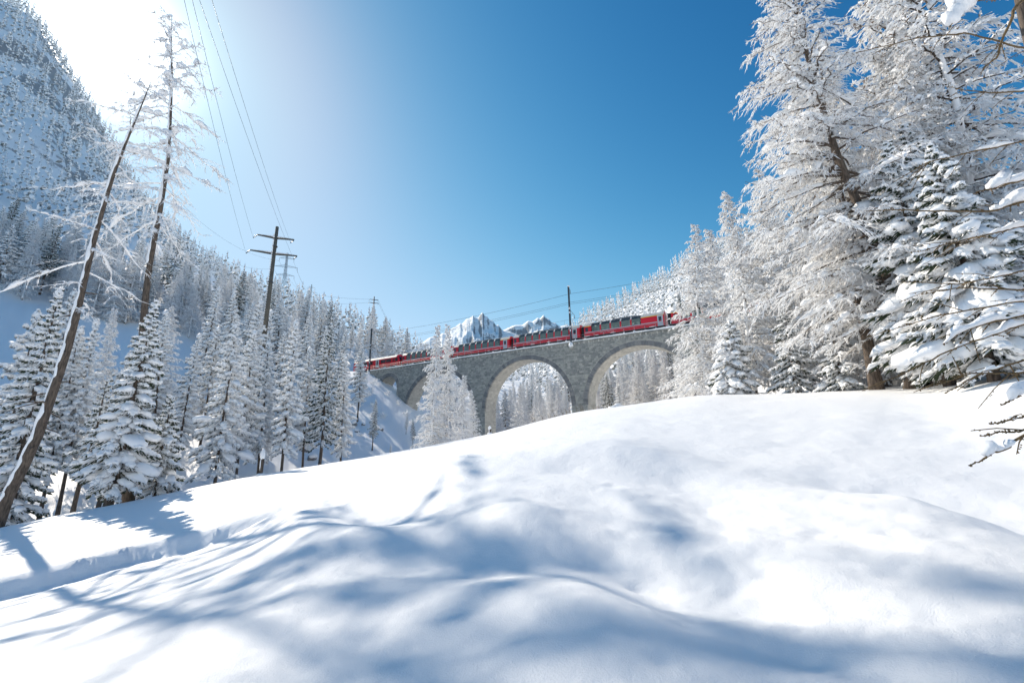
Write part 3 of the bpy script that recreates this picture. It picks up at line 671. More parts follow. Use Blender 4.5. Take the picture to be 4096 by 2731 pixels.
# ------------------------------------------------------------------ overhead line
def mast(s, label, double):
    t = thing('catenary_mast', label, 'mast'); b0, top = -1.2, 11.9
    q = Buf()
    w = .13
    for o in (.33-w, .33+w):
        P = [vp(s_, oo, h) for h in (b0, top) for oo in (o-.03, o+.03) for s_ in (s-.15, s+.15)]; q.hexa(P)
    P = [vp(s_, oo, h) for h in (b0, top) for oo in (.22, .44) for s_ in (s-.03, s+.03)]; q.hexa(P)
    obj('post', q.mesh('mast_post', 'dark_steel', False), t)
    q = Buf(); P = [vp(s_, oo, h) for h in (b0-.4, b0) for oo in (-.1, .6) for s_ in (s-.35, s+.35)]; q.hexa(P); obj('bracket', q.mesh('mast_bracket', 'snowlit_stone', False), t)
    q = Buf(); blobs(q, rng, [vp(s, .42, b0+.25)], [VD*.42], [VN*.4], [np.array([0, 0, .75])]); blobs(q, rng, [vp(s, .3, top+.05)], [VD*.22], [VN*.3], [np.array([0, 0, .28])], ICO1)
    for h in (7.0, 6.1, 3.0, 2.2): blobs(q, rng, [vp(s, .45, h)], [VD*.17], [VN*.14], [np.array([0, 0, .4])], ICO1)
    obj('snow', q.mesh('mast_snow', 'snow', True), t, kind='stuff')
    q = Buf(); q.tube([vp(s, .3, 6.9), vp(s, TRK+.1, 6.2)], .04, 5); q.tube([vp(s, .3, 5.4), vp(s, -1.3, 6.45)], .035, 5); obj('cantilever', q.mesh('cantilever', 'dark_steel', True), t)
    for P_ in ([vp(s, TRK+.1, 6.2), vp(s, TRK+.1, 5.5)], [vp(s, -.5, top-.5), vp(s, -.5, top-1.3)]): q = Buf(); q.tube(P_, .065, 6); obj('insulator', q.mesh('insulator', 'insulator', True), t)
    q = Buf(); q.tube([vp(s, .3, 4.0), vp(s, TRK, 4.55)], .03, 5); obj('steady_arm', q.mesh('steady_arm', 'dark_steel', True), t); q = Buf(); q.tube([vp(s, .3, top-.1), vp(s, -.5, top-.5)], .035, 5); obj('feeder_bracket', q.mesh('feeder_bracket', 'dark_steel', True), t)
    if double:
        q = Buf(); q.tube([vp(s-1.9, .1, 7.2), vp(s+1.9, .1, 6.6)], .07, 5); obj('crossarm', q.mesh('mast_crossarm', 'dark_steel', True), t)
mast(19.1, 'steel mast with bracketed arm on the pier between the two near arches', False)
mast(79.1, 'steel mast with crossarm at the far end of the viaduct by the snowy bank', True)
def wire(name, P, r, label, cat, group=None):
    q = Buf(); q.tube(np.array(P), r, 5); o = obj(name, q.mesh(name, 'cable', True)); o['label'] = label; o['category'] = cat
    if group: o['group'] = group
    return o
def span_pts(off, h, sag, S=(-41, 19.1, 79.1, 139)):
    P = []
    for a, b_ in zip(S[:-1], S[1:]):
        for u in np.linspace(0, 1, 16)[:-1]: P.append(vp(a+(b_-a)*u, off, h-sag*4*u*(1-u)))
    return P
wire('feeder_wire', span_pts(-.5, 10.6, .8), .028, 'topmost single wire strung between the mast tops above the train', 'wire')
wire('feeder_wire', span_pts(.35, 8.4, .7), .026, 'upper of the paired wires below the mast tops', 'wire')
wire('feeder_wire', span_pts(.0, 8.15, .75), .026, 'lower of the paired wires below the mast tops', 'wire')
cat_ = thing('catenary_wire', 'contact wire with droppers hanging right above the carriage roofs', 'wire')
q = Buf(); q.tube(span_pts(TRK+.1, 5.5, .5), .02, 5); obj('messenger_wire', q.mesh('messenger_wire', 'cable', True), cat_)
q = Buf(); q.tube(span_pts(TRK, 4.45, .02), .02, 5); obj('contact_wire', q.mesh('contact_wire', 'cable', True), cat_)
for s_ in np.arange(-38, 136, 8.5):
    u = ((s_+41) % 60)/60; q = Buf(); q.tube([vp(s_, TRK+.1, 5.5-.5*4*u*(1-u)), vp(s_, TRK, 4.45)], .012, 4); obj('dropper', q.mesh('dropper', 'cable', True), cat_)

# ------------------------------------------------------------------ trees
UZ = np.array([0, 0, 1.])
def spine_fn(pts):
    pts = np.asarray(pts, float); d = np.concatenate([[0], np.cumsum(np.linalg.norm(np.diff(pts, axis=0), axis=1))]); d /= d[-1]
    return lambda t: np.stack([np.interp(t, d, pts[:, k]) for k in range(3)], -1)
def trunk_mesh(buf, rng, fn, r0, rtop=.03, k=9, n=18):
    t = np.linspace(0, 1, n); P = fn(t); r = r0*(1-t)**.95+rtop*.6; r[0] *= 1.35
    P = P+np.stack([.3*r0*np.sin(t*9+rng.uniform(0, 6)), .3*r0*np.sin(t*7+rng.uniform(0, 6)), 0*t], -1); P[0, 2] -= .6
    buf.tube(P, r, k, True, 1.0, 1+rng.normal(0, .05, (n, k))); return P, r
def side_snow(buf, rng, P, r, direction, lo=0, hi=1.0, thick=.10, wid=1.0):   # snow plastered on the weather side of a trunk
    n = 90; t = np.linspace(lo, hi, n); tt = np.linspace(0, 1, len(P)); C = np.stack([np.interp(t, tt, P[:, k]) for k in range(3)], -1); R = np.interp(t, tt, r)
    d = nrmz(np.gradient(C, axis=0)); a = np.asarray(direction, float); a = nrmz(a-d*(d@a)[:, None]); b = np.cross(d, a)
    ph = np.linspace(-1, 1, 9); V = []
    w1 = wid*(1.0+.35*np.sin(t*47+1)*np.sin(t*23)+rng.normal(0, .16, n)); w2 = wid*(1.0+.35*np.sin(t*61+2)*np.sin(t*31)+rng.normal(0, .16, n)); th = thick*(1+.5*np.sin(t*70)*np.sin(t*37)+rng.normal(0, .15, n)); gap = sstep(-.35, .1, np.sin(t*83+2)*np.sin(t*29+1)+.3*np.sin(t*151)); w1 = w1*(.25+.75*gap); w2 = w2*(.35+.65*gap)
    for i in range(n):
        an = np.where(ph < 0, ph*w1[i], ph*w2[i]); rr = R[i]*.98+th[i]*(1-np.abs(ph)**3)
        V.append(C[i]+a[i]*(np.cos(an)*rr)[:, None]+b[i]*(np.sin(an)*rr)[:, None])
    k = 9; i, j = np.meshgrid(np.arange(n-1), np.arange(k-1), indexing='ij'); q = i*k+j
    buf.add(np.array(V).reshape(-1, 3), None, np.stack([q, q+1, q+k+1, q+k], -1).reshape(-1, 4))
def snow_tube(buf, rng, P, u0, u1, w, k=6, n=9, lift=.6):     # a broken cushion lying on a bough
    uu = np.linspace(0, 1, len(P)); u = np.linspace(u0, u1, n); C = np.stack([np.interp(u, uu, P[:, c]) for c in range(3)], -1)
    r = w*(1+.45*np.sin(u*21+rng.uniform(0, 6))+rng.normal(0, .22, n)); r = np.maximum(r, .25*w)*np.sin(np.linspace(.16, math.pi-.16, n))**.6
    C[:, 2] += r*lift; buf.tube(C, r, k, True, .72, 1+rng.normal(0, .10, (n, k)))
def larch(rng, fn, H, r0, Lmax, nb, ns, nt, c0=.12, tw=.012, snow=1.0, el0=-8, el1=40, sag=.30, prof=None, top_snow=True, split=False, ndir=None):
    """trunk, twigs and snow of a leafless larch; split=True keeps one mesh per limb"""
    tb, cb, sb = Buf(), Buf(), Buf(); limbs = []
    P, r = trunk_mesh(tb, rng, fn, r0)
    for i in range(nb):
        t = c0+(1-c0)*((i+.5)/nb)**.92; a = i*2.399+rng.normal(0, .35)
        if ndir is not None and rng.random() < .45: a = ndir+rng.normal(0, .6)
        f = (1-t)**.72 if prof is None else prof(t)
        L = max(.35, Lmax*f*min(1, .35+(t-c0)/.18)*rng.uniform(.65, 1.12))
        el = R_(el0+(el1-el0)*((t-c0)/(1-c0))**1.5+rng.normal(0, 7)); st = fn(np.array([t]))[0]
        h = np.array([math.cos(a), math.sin(a), 0]); pr = np.array([-h[1], h[0], 0]); u = np.linspace(0, 1, 8)
        wob = rng.normal(0, .05*L, 8)*u; sg = sag*rng.uniform(.6, 1.3)
        B = st+h*(L*u*math.cos(el))[:, None]+UZ*(L*u*math.sin(el)-sg*L*u**1.6+.22*sg*L*u**4)[:, None]+pr*wob[:, None]
        if split: cb_, sb_ = Buf(), Buf()
        else: cb_, sb_ = cb, sb
        rb = min(.011*L+.012, r0*.5); (cb_ if split else tb).tube(B, rb*(1-u)+.007+.2*tw, 5 if L > 2 else 4, False)
        m = max(3, int(ns*(.35+.65*L/Lmax)))
        us = np.sort(rng.uniform(.10, 1, m)); base = np.stack([np.interp(us, u, B[:, c]) for c in range(3)], -1)
        sd = np.where(np.arange(m) % 2 == 0, 1, -1)*rng.uniform(.4, 1.1, m); l = (.34*L*(1-.62*us)+.16)*rng.uniform(.5, 1.15, m)
        d = nrmz(h*rng.uniform(.35, 1.0, m)[:, None]+pr*sd[:, None]+UZ*rng.normal(-.28, .22, m)[:, None])
        mid = base+d*(l*.55)[:, None]; tip = base+d*l[:, None]-UZ*(.24*l)[:, None]
        for (b0, e0, q0) in ((base, mid, 1.0), (mid, tip, .8)): cb_.cones(b0, e0+(e0-b0)*.08, tw*1.35*q0*rng.uniform(.8, 1.3, m))
        if nt:
            v = rng.uniform(.12, 1, (m, nt)); bb = np.where(v[..., None] < .55, base[:, None]+(mid-base)[:, None]*(v/.55)[..., None], mid[:, None]+(tip-mid)[:, None]*((v-.55)/.45)[..., None]).reshape(-1, 3)
            K = len(bb); dd = nrmz(np.repeat(d, nt, 0)*.8+rng.normal(0, .34, (K, 3))-UZ*rng.uniform(.1, .95, K)[:, None]); ll = (np.repeat(l, nt)*.26+.08)*rng.uniform(.5, 1.4, K)
            cb_.cones(bb, bb+dd*ll[:, None], tw*rng.uniform(.8, 1.25, K))
        if snow > 0:
            ww = snow*(.030+.018*min(L, 5))*rng.uniform(.6, 1.3); n_seg = 1 if L < 1.2 else (2 if rng.random() < .6 else 3)
            cuts = np.sort(rng.uniform(.03, .92, n_seg*2))
            for g in range(n_seg):
                
                du = cuts[2*g+1]-cuts[2*g]
                if du > .08: snow_tube(sb_, rng, B, cuts[2*g], cuts[2*g+1], min(ww*(1.2-.65*cuts[2*g+1]), .30*du*L), n=11)
            pick = rng.random(m) < .22*min(1, snow)
            for b0, e0, lq in zip(base[pick], mid[pick], l[pick]): snow_tube(sb_, rng, np.array([b0, (b0+e0)/2, e0]), .05, 1.0, min(.085, .35*ww+.012+.012*lq), 5, 5)
        if split: limbs.append((cb_, sb_))
    return (tb, limbs, P, r) if split else (tb, cb, sb, P, r)
def spruce(rng, H, Rmax, nb, nsub, k=4, c0=.05, snow=1.0, trunk_r=None, narrow=.75, needle=.075, big=1.0, lean=(0, 0)):
    tb, cb, sb = Buf(), Buf(), Buf(); fn = spine_fn([(0, 0, 0), (lean[0]*.5, lean[1]*.5, H*.5), (lean[0], lean[1], H)])
    trunk_mesh(tb, rng, fn, trunk_r or .016*H, .02, 7, 10)
    for i in range(nb):
        t = c0+(1-c0)*((i+.5)/nb)**.95; a = i*2.399+rng.normal(0, .3); L = max(.22, Rmax*(1-t)**narrow*rng.uniform(.62, 1.12)*min(1, .5+(t-c0)*3))
        el = R_(-12+42*t**2+rng.normal(0, 6)); st = fn(np.array([t]))[0]; h = np.array([math.cos(a), math.sin(a), 0]); pr = np.array([-h[1], h[0], 0])
        u = np.linspace(0, 1, 6); sg = rng.uniform(.28, .55); B = st+h*(L*u*math.cos(el))[:, None]+UZ*(L*u*math.sin(el)-sg*L*u**1.5+.15*L*u**4)[:, None]
        m = max(3, int(nsub*(.4+.6*L/Rmax)))
        us = np.linspace(.18, 1, m)+rng.normal(0, .04, m); us = np.clip(us, .1, 1); base = np.stack([np.interp(us, u, B[:, c]) for c in range(3)], -1)
        sd = np.where(np.arange(m) % 2 == 0, 1, -1)*rng.uniform(.25, 1.0, m); sd[-1] = 0; l = (.40*L*(1-.45*us)+.10)*rng.uniform(.7, 1.2, m)
        d = nrmz(h*rng.uniform(.55, 1, m)[:, None]+pr*sd[:, None]+UZ*rng.normal(-.42, .16, m)[:, None]); tip = base+d*l[:, None]
        nr = needle*(.6+.4*L/Rmax)*rng.uniform(.8, 1.25, m)
        cb.spindles(base, tip, nr, 3 if k < 4 else 4, .35, 1.0, .7)
        if k >= 4:
            cb.spindles(base-UZ*nr[:, None], base+(tip-base)*.8-UZ*(.35*l)[:, None], nr*.8, 3, .4, 1.0, .7)
        on = rng.random(m) < .62+.36*min(1, snow)
        sr = (nr*1.35*snow*rng.uniform(.7, 1.3, m))[on]; bs = base[on]+UZ*(nr[on]*.75)[:, None]; ts = bs+(tip-base)[on]*rng.uniform(.75, .98, on.sum())[:, None]
        sb.spindles(bs, ts, sr, 4 if k < 5 else 5, .5, .62, .6, rng.uniform(.8, 1.2, (on.sum(), 2*(4 if k < 5 else 5))))
        if rng.random() < .62*snow*big:
            uc = rng.uniform(.35, .85); c = np.array([np.interp(uc, u, B[:, q]) for q in range(3)])+UZ*needle*.8; tg = nrmz(np.array([np.interp(min(1, uc+.15), u, B[:, q]) for q in range(3)])-np.array([np.interp(uc-.15, u, B[:, q]) for q in range(3)]))
            w = big*rng.uniform(.6, 1.2); blobs(sb, rng, [c], [tg*L*.26*w], [pr*L*.19*w], [nrmz(np.cross(tg, pr))*np.sign(np.cross(tg, pr)[2])*L*.13*w], ICO2 if k >= 4 else ICO1, .25)
    sb.spindles(np.array([[lean[0], lean[1], H*.965]]), np.array([[lean[0], lean[1], H*1.01]]), np.array([needle*1.5*snow]), 4)
    return tb, cb, sb
def tree_from(name, bufs, label, cat, loc, rz=0, sc=1.0, group=None, needles='needles', wood='bark'):
    t = thing(name, label, cat, loc, rz, group); t.scale = (sc, sc, sc)
    obj('trunk', bufs[0].mesh('trunk', wood, True), t)
    if bufs[1].n: obj('crown', bufs[1].mesh('crown', needles, False), t)
    if bufs[2].n: obj('snow', bufs[2].mesh('snow', 'snow', True), t, kind='stuff')
    return t
LEAN = random.Random(3)
def copy_tree(src, loc, rz, sc, label, group=None):
    r = src.copy(); COL.objects.link(r); r.location = loc; r.rotation_euler = (LEAN.uniform(-.045, .045), LEAN.uniform(-.045, .045), rz); r.scale = sc if isinstance(sc, tuple) else (sc, sc, sc); r['label'] = label
    if group: r['group'] = group
    elif 'group' in r: del r['group']
    for ch in src.children: c = ch.copy(); COL.objects.link(c); c.parent = r
    return r
def spot(px, r, py=1827):      # where the ground lies at that bearing and distance
    v = ray(px, py+(2048-px)*.0175); w = v*(r/math.hypot(v[0], v[1])); return np.array([w[0], w[1], gz(w[0], w[1])])

# --- the two tall larches beside the trail on the left
def plane_path(pts, y0, base):
    return [np.array(ypt(px, py, y0))-base for px, py in pts]
b1 = spot(44, 39.5); y1 = b1[1]
p1 = [np.zeros(3)]+plane_path([(148, 1759), (261, 1393), (374, 975), (461, 697), (557, 453), (602, 330)], y1, b1)
rg = np.random.default_rng(5)
fn1 = spine_fn(p1); H1 = p1[-1][2]
tb, limbs, P, r = larch(rg, fn1, H1, .27, 6.4, 25, 16, 6, c0=.42, tw=.013, snow=1.3, el0=-10, el1=35, sag=.35, split=True, prof=lambda t: (1-t)**.5*.75+.30)
side_snow_b = Buf(); side_snow(side_snow_b, rg, P, r, (-1, -.75, 0), .0, .93, .08, 1.0)
def near_larch(label, base, tb, limbs, snowb):
    t = thing('larch_tree', label, 'larch', base); tr = obj('trunk', tb.mesh('trunk', 'bark', True), t)
    if snowb is not None: obj('snow', snowb.mesh('trunk_snow', 'snow', True), tr)
    for c_, s_ in limbs:
        o = obj('branch', c_.mesh('branch', 'frosted_twig', False), t)
        if s_.n: obj('snow', s_.mesh('branch_snow', 'snow', True), o, kind='stuff')
    return t
for t_ in np.concatenate([rg.uniform(.12, .5, 12)]):          # broken dead stubs
    a = rg.uniform(0, 6.28); st = fn1(np.array([t_]))[0]; l = rg.uniform(.3, 1.6); d = np.array([math.cos(a), math.sin(a), rg.normal(-.1, .2)]); tb.tube([st, st+d*(.25+l*.5), st+d*(.25+l)-UZ*.1*l], [.05, .03, .01], 5)
near_larch('tall leaning larch at the picture edge, its bare brown trunk plastered with snow', b1, tb, limbs, side_snow_b)
b2 = spot(540, 43); y2 = b2[1]
p2 = [np.zeros(3)]+plane_path([(557, 1567), (575, 1254), (600, 1045), (644, 818), (672, 640), (690, 350), (690, 60)], y2, b2)
rg = np.random.default_rng(8); fn2 = spine_fn(p2)
tb, limbs, P, r = larch(rg, fn2, p2[-1][2], .30, 8.0, 60, 24, 7, c0=.46, tw=.019, snow=2.9, el0=-18, el1=40, sag=.45, split=True, prof=lambda t: (1-t)**.42+.02)
side_snow_b = Buf(); side_snow(side_snow_b, rg, P, r, (-1, -.75, 0), .42, .95, .08, 1.1)
near_larch('tall straight larch rising behind the small snowy spruce beside the trail', b2, tb, limbs, side_snow_b)

# --- small spruces by the trail
rg = np.random.default_rng(21)
def near_spruce(px, r, H, R, nb, nsub, label, seed, snow=1.2, big=1.0, k=5, needle=.07, lean=(0, 0), c0=.05, narrow=.75):
    rg = np.random.default_rng(seed); return tree_from('snow_spruce', spruce(rg, H, R, nb, nsub, k, c0, snow, None, narrow, needle, big, lean), label, 'spruce', spot(px, r))
near_spruce(462, 41.0, 14.2, 2.3, 130, 13, 'snow-laden spruce with thick white cap standing beside the straight larch trunk', 31, 1.3, 1.5, 5, .12, (.5, .3))
near_spruce(640, 43.5, 7.5, 2.2, 76, 12, 'low bushy spruce with white cushions, on the trail side of the straight larch', 32, 1.05, 1.3, 5, .13)
near_spruce(330, 43.0, 9.5, 1.9, 46, 9, 'thin half-bare spruce between the two tall larch trunks', 33, .8, .6, 5, .10, (.6, 0), .3)
near_spruce(70, 54, 23, 3.2, 140, 10, 'heavily laden spruce behind the leaning larch at the picture edge', 34, 1.3, 1.1, 4, .17)

# --- big larches and spruces on the right
rg = np.random.default_rng(51)
bA = spot(3710, 36.5); yA = bA[1]
pA = [np.zeros(3)]+plane_path([(3633, 1333), (3490, 980), (3338, 612), (3255, 306), (3170, -60), (3120, -330)], yA, bA)
tb, cb, sb, P, r = larch(rg, spine_fn(pA), pA[-1][2], .34, 9.6, 170, 42, 10, c0=.10, tw=.025, snow=2.9, el0=-2, el1=30, sag=.42, ndir=math.pi)
side_snow(sb, rg, P, r, (.5, -1, 0), .0, .3, .07, .8)
tree_from('larch_tree', (tb, cb, sb), 'tallest frosted larch, its long snowy limbs reaching out over the blue sky', 'larch', bA, needles='frosted_twig')
bB = spot(3560, 37.5); rg = np.random.default_rng(52)
tb, cb, sb, P, r = larch(rg, spine_fn([(0, 0, 0), (.5, .3, 12), (1.6, .4, 29)]), 29, .33, 6.4, 140, 34, 9, c0=.10, tw=.025, snow=2.4, sag=.38)
tree_from('larch_tree', (tb, cb, sb), 'frosted larch with thick dark trunk close beside the tallest larch', 'larch', bB, needles='frosted_twig')
mid_l = []
for sd, H, R in ((61, 19, 3.6), (62, 16, 3.0)):
    rg = np.random.default_rng(sd); tb, cb, sb, P, r = larch(rg, spine_fn([(0, 0, 0), (rg.normal(0, .3), rg.normal(0, .3), H*.5), (rg.normal(0, .5), rg.normal(0, .5), H)]), H, .17, R*1.25, 125, 26, 8, c0=.05, tw=.032, snow=2.0, sag=.36, el0=-5, el1=38)
    mid_l.append((tb, cb, sb))
LM = 'frosted_twig'
srcA = tree_from('larch_tree', mid_l[0], 'lacy white larch at the outer edge of the grove, hiding the end of the train', 'larch', spot(2855, 57), .3, 1.3, needles=LM, wood='rimed_bark')
srcB = tree_from('larch_tree', mid_l[1], 'lacy white larch just behind the outermost one of the grove', 'larch', spot(2940, 60), 1.2, 1.55, needles=LM, wood='rimed_bark')
for px, r_, rz, sc, src, lab in ((3050, 45, 2.0, 1.25, srcB, 'frosted larch with bent dark trunk above the heaped snowy bush'), (3190, 48, .8, 1.25, srcA, 'white larch in mid grove, between bent trunk and thick trunk'),
    (3400, 44, 4.1, 1.12, srcA, 'white larch left of the thick dark trunk in the grove'), (3620, 40, 5.1, 1.05, srcB, 'slim larch squeezed between the thick trunk and the tallest larch'),
    (2755, 62, 2.2, .72, srcB, 'low white larch at the foot of the grove beside the near arch'), (3300, 58, 2.9, 1.35, srcA, 'white larch deep in the grove, before the railway embankment'), (3850, 44, 1.0, 1.45, srcA, 'tall white larch behind the dark spruces near the picture edge'),
    (4010, 40, 3.0, 1.5, srcB, 'tall white larch rising over the outermost dark spruce'), (3480, 52, 1.7, 1.5, srcB, 'tall white larch behind the thick dark trunk'), (3900, 46, .4, 2.05, srcA, 'tall white larch with top out of the picture, over the two big spruces'), (4140, 42, 2.4, 2.0, srcA, 'frosted larch half outside the picture at the upper edge corner'), (3640, 46, 3.3, 1.7, srcA, 'tall white larch behind the tallest larch')):
    copy_tree(src, spot(px, r_), rz, sc, lab)
near_spruce(3860, 33.5, 15, 3.9, 150, 16, 'large dark spruce with thick snow boughs next to the tallest larch', 71, 1.4, 1.25, 5, .11)
near_spruce(4060, 30.5, 12.5, 3.6, 140, 16, 'large snow-laden dark spruce at the right picture edge', 72, 1.4, 1.25, 5, .11)
near_spruce(3960, 38, 17, 4.0, 150, 14, 'tall dark spruce between and behind the two big edge spruces', 73, 1.2, .9, 5, .12)
near_spruce(2965, 42.5, 6.6, 2.3, 90, 13, 'young spruce buried under hanging snow at the foot of the grove', 74, 1.6, 1.6, 5, .09, (.6, 0), .03, .55)
near_spruce(3230, 41, 7.2, 2.2, 80, 12, 'young rimed spruce with open snow around it, mid grove foot', 75, 1.15, .8, 5, .08)
near_spruce(3420, 39.5, 4.5, 1.8, 60, 11, 'low snow-covered spruce beside the thick dark trunk', 76, 1.3, 1.1, 5, .08)
near_spruce(3790, 36.5, 4.0, 1.7, 60, 11, 'small snow-heaped spruce at the foot of the dark spruces', 77, 1.4, 1.3, 5, .08)

# --- larches in front of the viaduct and behind it
srcC = tree_from('larch_tree', larch(np.random.default_rng(81), spine_fn([(0, 0, 0), (.2, 0, 9), (.5, .1, 18)]), 18, .15, 3.7, 130, 22, 7, c0=.06, tw=.042, snow=1.3, sag=.30, el0=2, el1=40)[:3], 'white larch before the viaduct, nearest of the twin larches to the bank', 'larch', spot(1722, 66), 0, 1.32, needles=LM, wood='rimed_bark')
srcC.scale = (1.08, 1.08, 1.34)
for px, r_, rz, sc, lab in ((1792, 68, 2.0, (1.05, 1.05, 1.36), 'white larch before the viaduct, nearest of the twin larches to the middle arch'), (1838, 74, 1.0, .95, 'lower larch behind the twin larches, before the pier'), (1902, 80, 4.0, .86, 'slender rimed larch standing alone before the left foot of the middle arch')):
    copy_tree(srcC, spot(px, r_), rz, sc, lab)
rg = np.random.default_rng(91)
for k_ in range(66):
    px = rg.uniform(1955, 2310) if k_ < 28 else rg.uniform(2350, 2860); r_ = rg.uniform(118, 200) if k_ < 28 else rg.uniform(105, 180)
    copy_tree((srcC, srcB)[k_ % 2], spot(px, r_), rg.uniform(0, 6.28), rg.uniform(.68, 1.08), 'frosted larch seen through the middle arch of the viaduct' if k_ < 28 else 'frosted larch behind the near arch beside the grove', 'larches beyond the viaduct')

# --- spruces of the left bank and the hillsides
protos = []
for sd, H, R, nb, ns, sn, nd in ((101, 20, 2.5, 110, 7, 1.2, .17), (102, 20, 2.1, 100, 7, 1.35, .16), (103, 18, 2.7, 105, 7, 1.0, .18)):
    protos.append(spruce(np.random.default_rng(sd), H, R*1.38, nb, ns+1, 4, (.24 if sd != 103 else .16), sn*1.12, .17, .72, nd, 1.15))
dark = spruce(np.random.default_rng(104), 21, 3.3, 120, 8, 4, .26, .75, .22, .7, .17, .35)
S = []
for b_, px, r_, sc, lab in ((protos[0], 953, 63, 1.0, 'snowy spruce with bare lower trunk on the slope below the big wooden pylon'), (protos[1], 1128, 60, 1.05, 'slim snowy spruce with bare trunk below the big pole, on the lower slope'),
                            (protos[2], 870, 58, 1.08, 'broad snow-laden spruce on the lower slope, near the straight larch'), (dark, 1280, 66, 1.06, 'darkest spruce with little snow on the lower slope, left of the viaduct')):
    S.append(tree_from('snow_spruce', b_, lab, 'spruce', spot(px, r_), rg.uniform(0, 6), sc, needles='needles' if b_ is dark else 'frost_veil_needles'))
for px, r_, k_, sc, lab in ((1366, 68, 1, .92, 'snowy spruce with dark bare trunk nearest the snow bank of the viaduct'), (1486, 84, 3, .42, 'small dark spruce on the snow bank below the viaduct end'), (1215, 72, 0, .95, 'white-dusted spruce between darkest spruce and slim spruce'),
    (1040, 70, 2, 1.05, 'wide spruce right beneath the foot of the big pole'), (700, 72, 1, .95, 'pale spruce right of the straight larch trunk'), (790, 78, 2, 1.05, 'spruce behind the gap in the slope right of the straight larch'),
    (935, 76, 0, 1.2, 'tall spruce on the slope below the lattice pylon line'), (270, 64, 1, 1.0, 'snow-laden spruce seen between the two tall larches'), (205, 64, 0, .95, 'thick white spruce close behind the leaning larch'),
    (10, 62, 2, 1.15, 'white spruce at the left picture edge behind the leaning trunk'), (430, 66, 2, 1.0, 'spruce behind the small snow-laden spruce by the trail'), (600, 76, 1, 1.05, 'snowy spruce just behind the straight larch trunk'), (120, 74, 2, 1.2, 'broad spruce higher up behind the leaning larch'), (1420, 96, 0, .85, 'white spruce close to the crossarm mast at the viaduct end'),
    (1620, 96, 1, .22, 'tiny snowy spruce on the bank below the small arch'), (1650, 92, 3, .26, 'small dark spruce on the bank left of the twin larches'), (1560, 80, 1, .16, 'tiny snow-cone spruce low on the open bank'), (1310, 60, 1, .12, 'smallest snow-capped spruce just beyond the meadow edge'),
    (985, 84, 1, 1.1, 'slim spruce behind the pole foot, higher on the open slope'), (1090, 92, 2, .95, 'spruce on the open slope right behind the big pole'), (1180, 100, 0, 1.0, 'spruce high on the open slope behind the slim spruce'), (1255, 98, 1, .9, 'pale spruce high behind the darkest spruce'), (1330, 104, 2, .9, 'spruce high on the open slope left of the crossarm mast'), (860, 96, 0, 1.1, 'spruce up the open gully right of the straight larch'), (745, 102, 1, 1.1, 'pale spruce at the head of the open gully')):
    copy_tree(S[k_], spot(px, r_), rg.uniform(0, 6), sc, lab)
# forest: the trees that show largest stand as single trees
cand = []
rg = np.random.default_rng(201)
def scatter(px0, px1, r0, r1, n, step, kind):
    for _ in range(n):
        px = rg.uniform(px0, px1); r_ = math.sqrt(rg.uniform(r0*r0, r1*r1)); v = ray(px, 1500); w = v*(r_/math.hypot(v[0], v[1])); x, y = w[0], w[1]
        dx, dy = x-VP0[0], y-VP0[1]; s_ = dx*VD[0]+dy*VD[1]; off = dx*VN[0]+dy*VN[1]
        if -8 < off+2.2 < 9 and -60 < s_ < 135: continue
        if kind == 'L' and off > 4 and s_ > 40 and s_ < 80 and off < 45: continue
        if kind == 'L' and r_ < 112 and px > 680: continue      # the lower slope stays open snow between single trees
        cand.append((x, y, r_, kind, step))
scatter(-500, 1480, 78, 260, 1500, 4.0, 'L'); scatter(1480, 2320, 150, 420, 900, 4.5, 'C'); scatter(2330, 4500, 95, 420, 3600, 3.9, 'R'); scatter(-700, 900, 260, 640, 5200, 4.8, 'H'); scatter(900, 2400, 240, 640, 1300, 6.0, 'H')
cell = {}; pts = []
for x, y, r_, kind, step in sorted(cand, key=lambda c: c[2]):
    if vnoise(np.array([x*.025]), np.array([y*.025]), 77)[0] < {'L': -.28, 'R': -.6, 'H': -.62, 'C': -.5}[kind]: continue
    key = (int(x//step), int(y//step))
    if any((key[0]+a, key[1]+b_, step) in cell and math.hypot(x-cell[(key[0]+a, key[1]+b_, step)][0], y-cell[(key[0]+a, key[1]+b_, step)][1]) < step*.8 for a in (-1, 0, 1) for b_ in (-1, 0, 1)): continue
    cell[(*key, step)] = (x, y); pts.append((x, y, r_, kind))
xs = np.array([p[0] for p in pts]); ys = np.array([p[1] for p in pts]); zs = ground_h(xs, ys)
hid = np.zeros(len(xs), bool); tz = zs+19                      # leave out trees standing wholly behind a rise of the ground
for f_ in np.linspace(.08, .97, 46): hid |= ground_h(xs*f_, ys*f_) > tz*f_+.5
qq = np.stack([xs, ys, tz], -1); dq = qq@cF; qx_ = CX+FPX*(qq@cR)/np.maximum(dq, 1); hid |= (dq < 5) | (qx_ < -420) | (qx_ > 4500)
pts = [p for p, h in zip(pts, hid) if not h]; zs = zs[~hid]
LAB = {'L': 'snow-covered spruce in the slope forest', 'C': 'snow-covered spruce in the forest behind the arches', 'R': 'snow-covered spruce on the wooded hill behind the train', 'H': 'snow-covered spruce high on the steep mountainside'}
GRP = {'L': 'forest trees on the slope left of the viaduct', 'C': 'forest trees behind the arches', 'R': 'forest trees on the hill behind the train', 'H': 'forest trees high on the mountainside'}
n_ind = 0; far = []
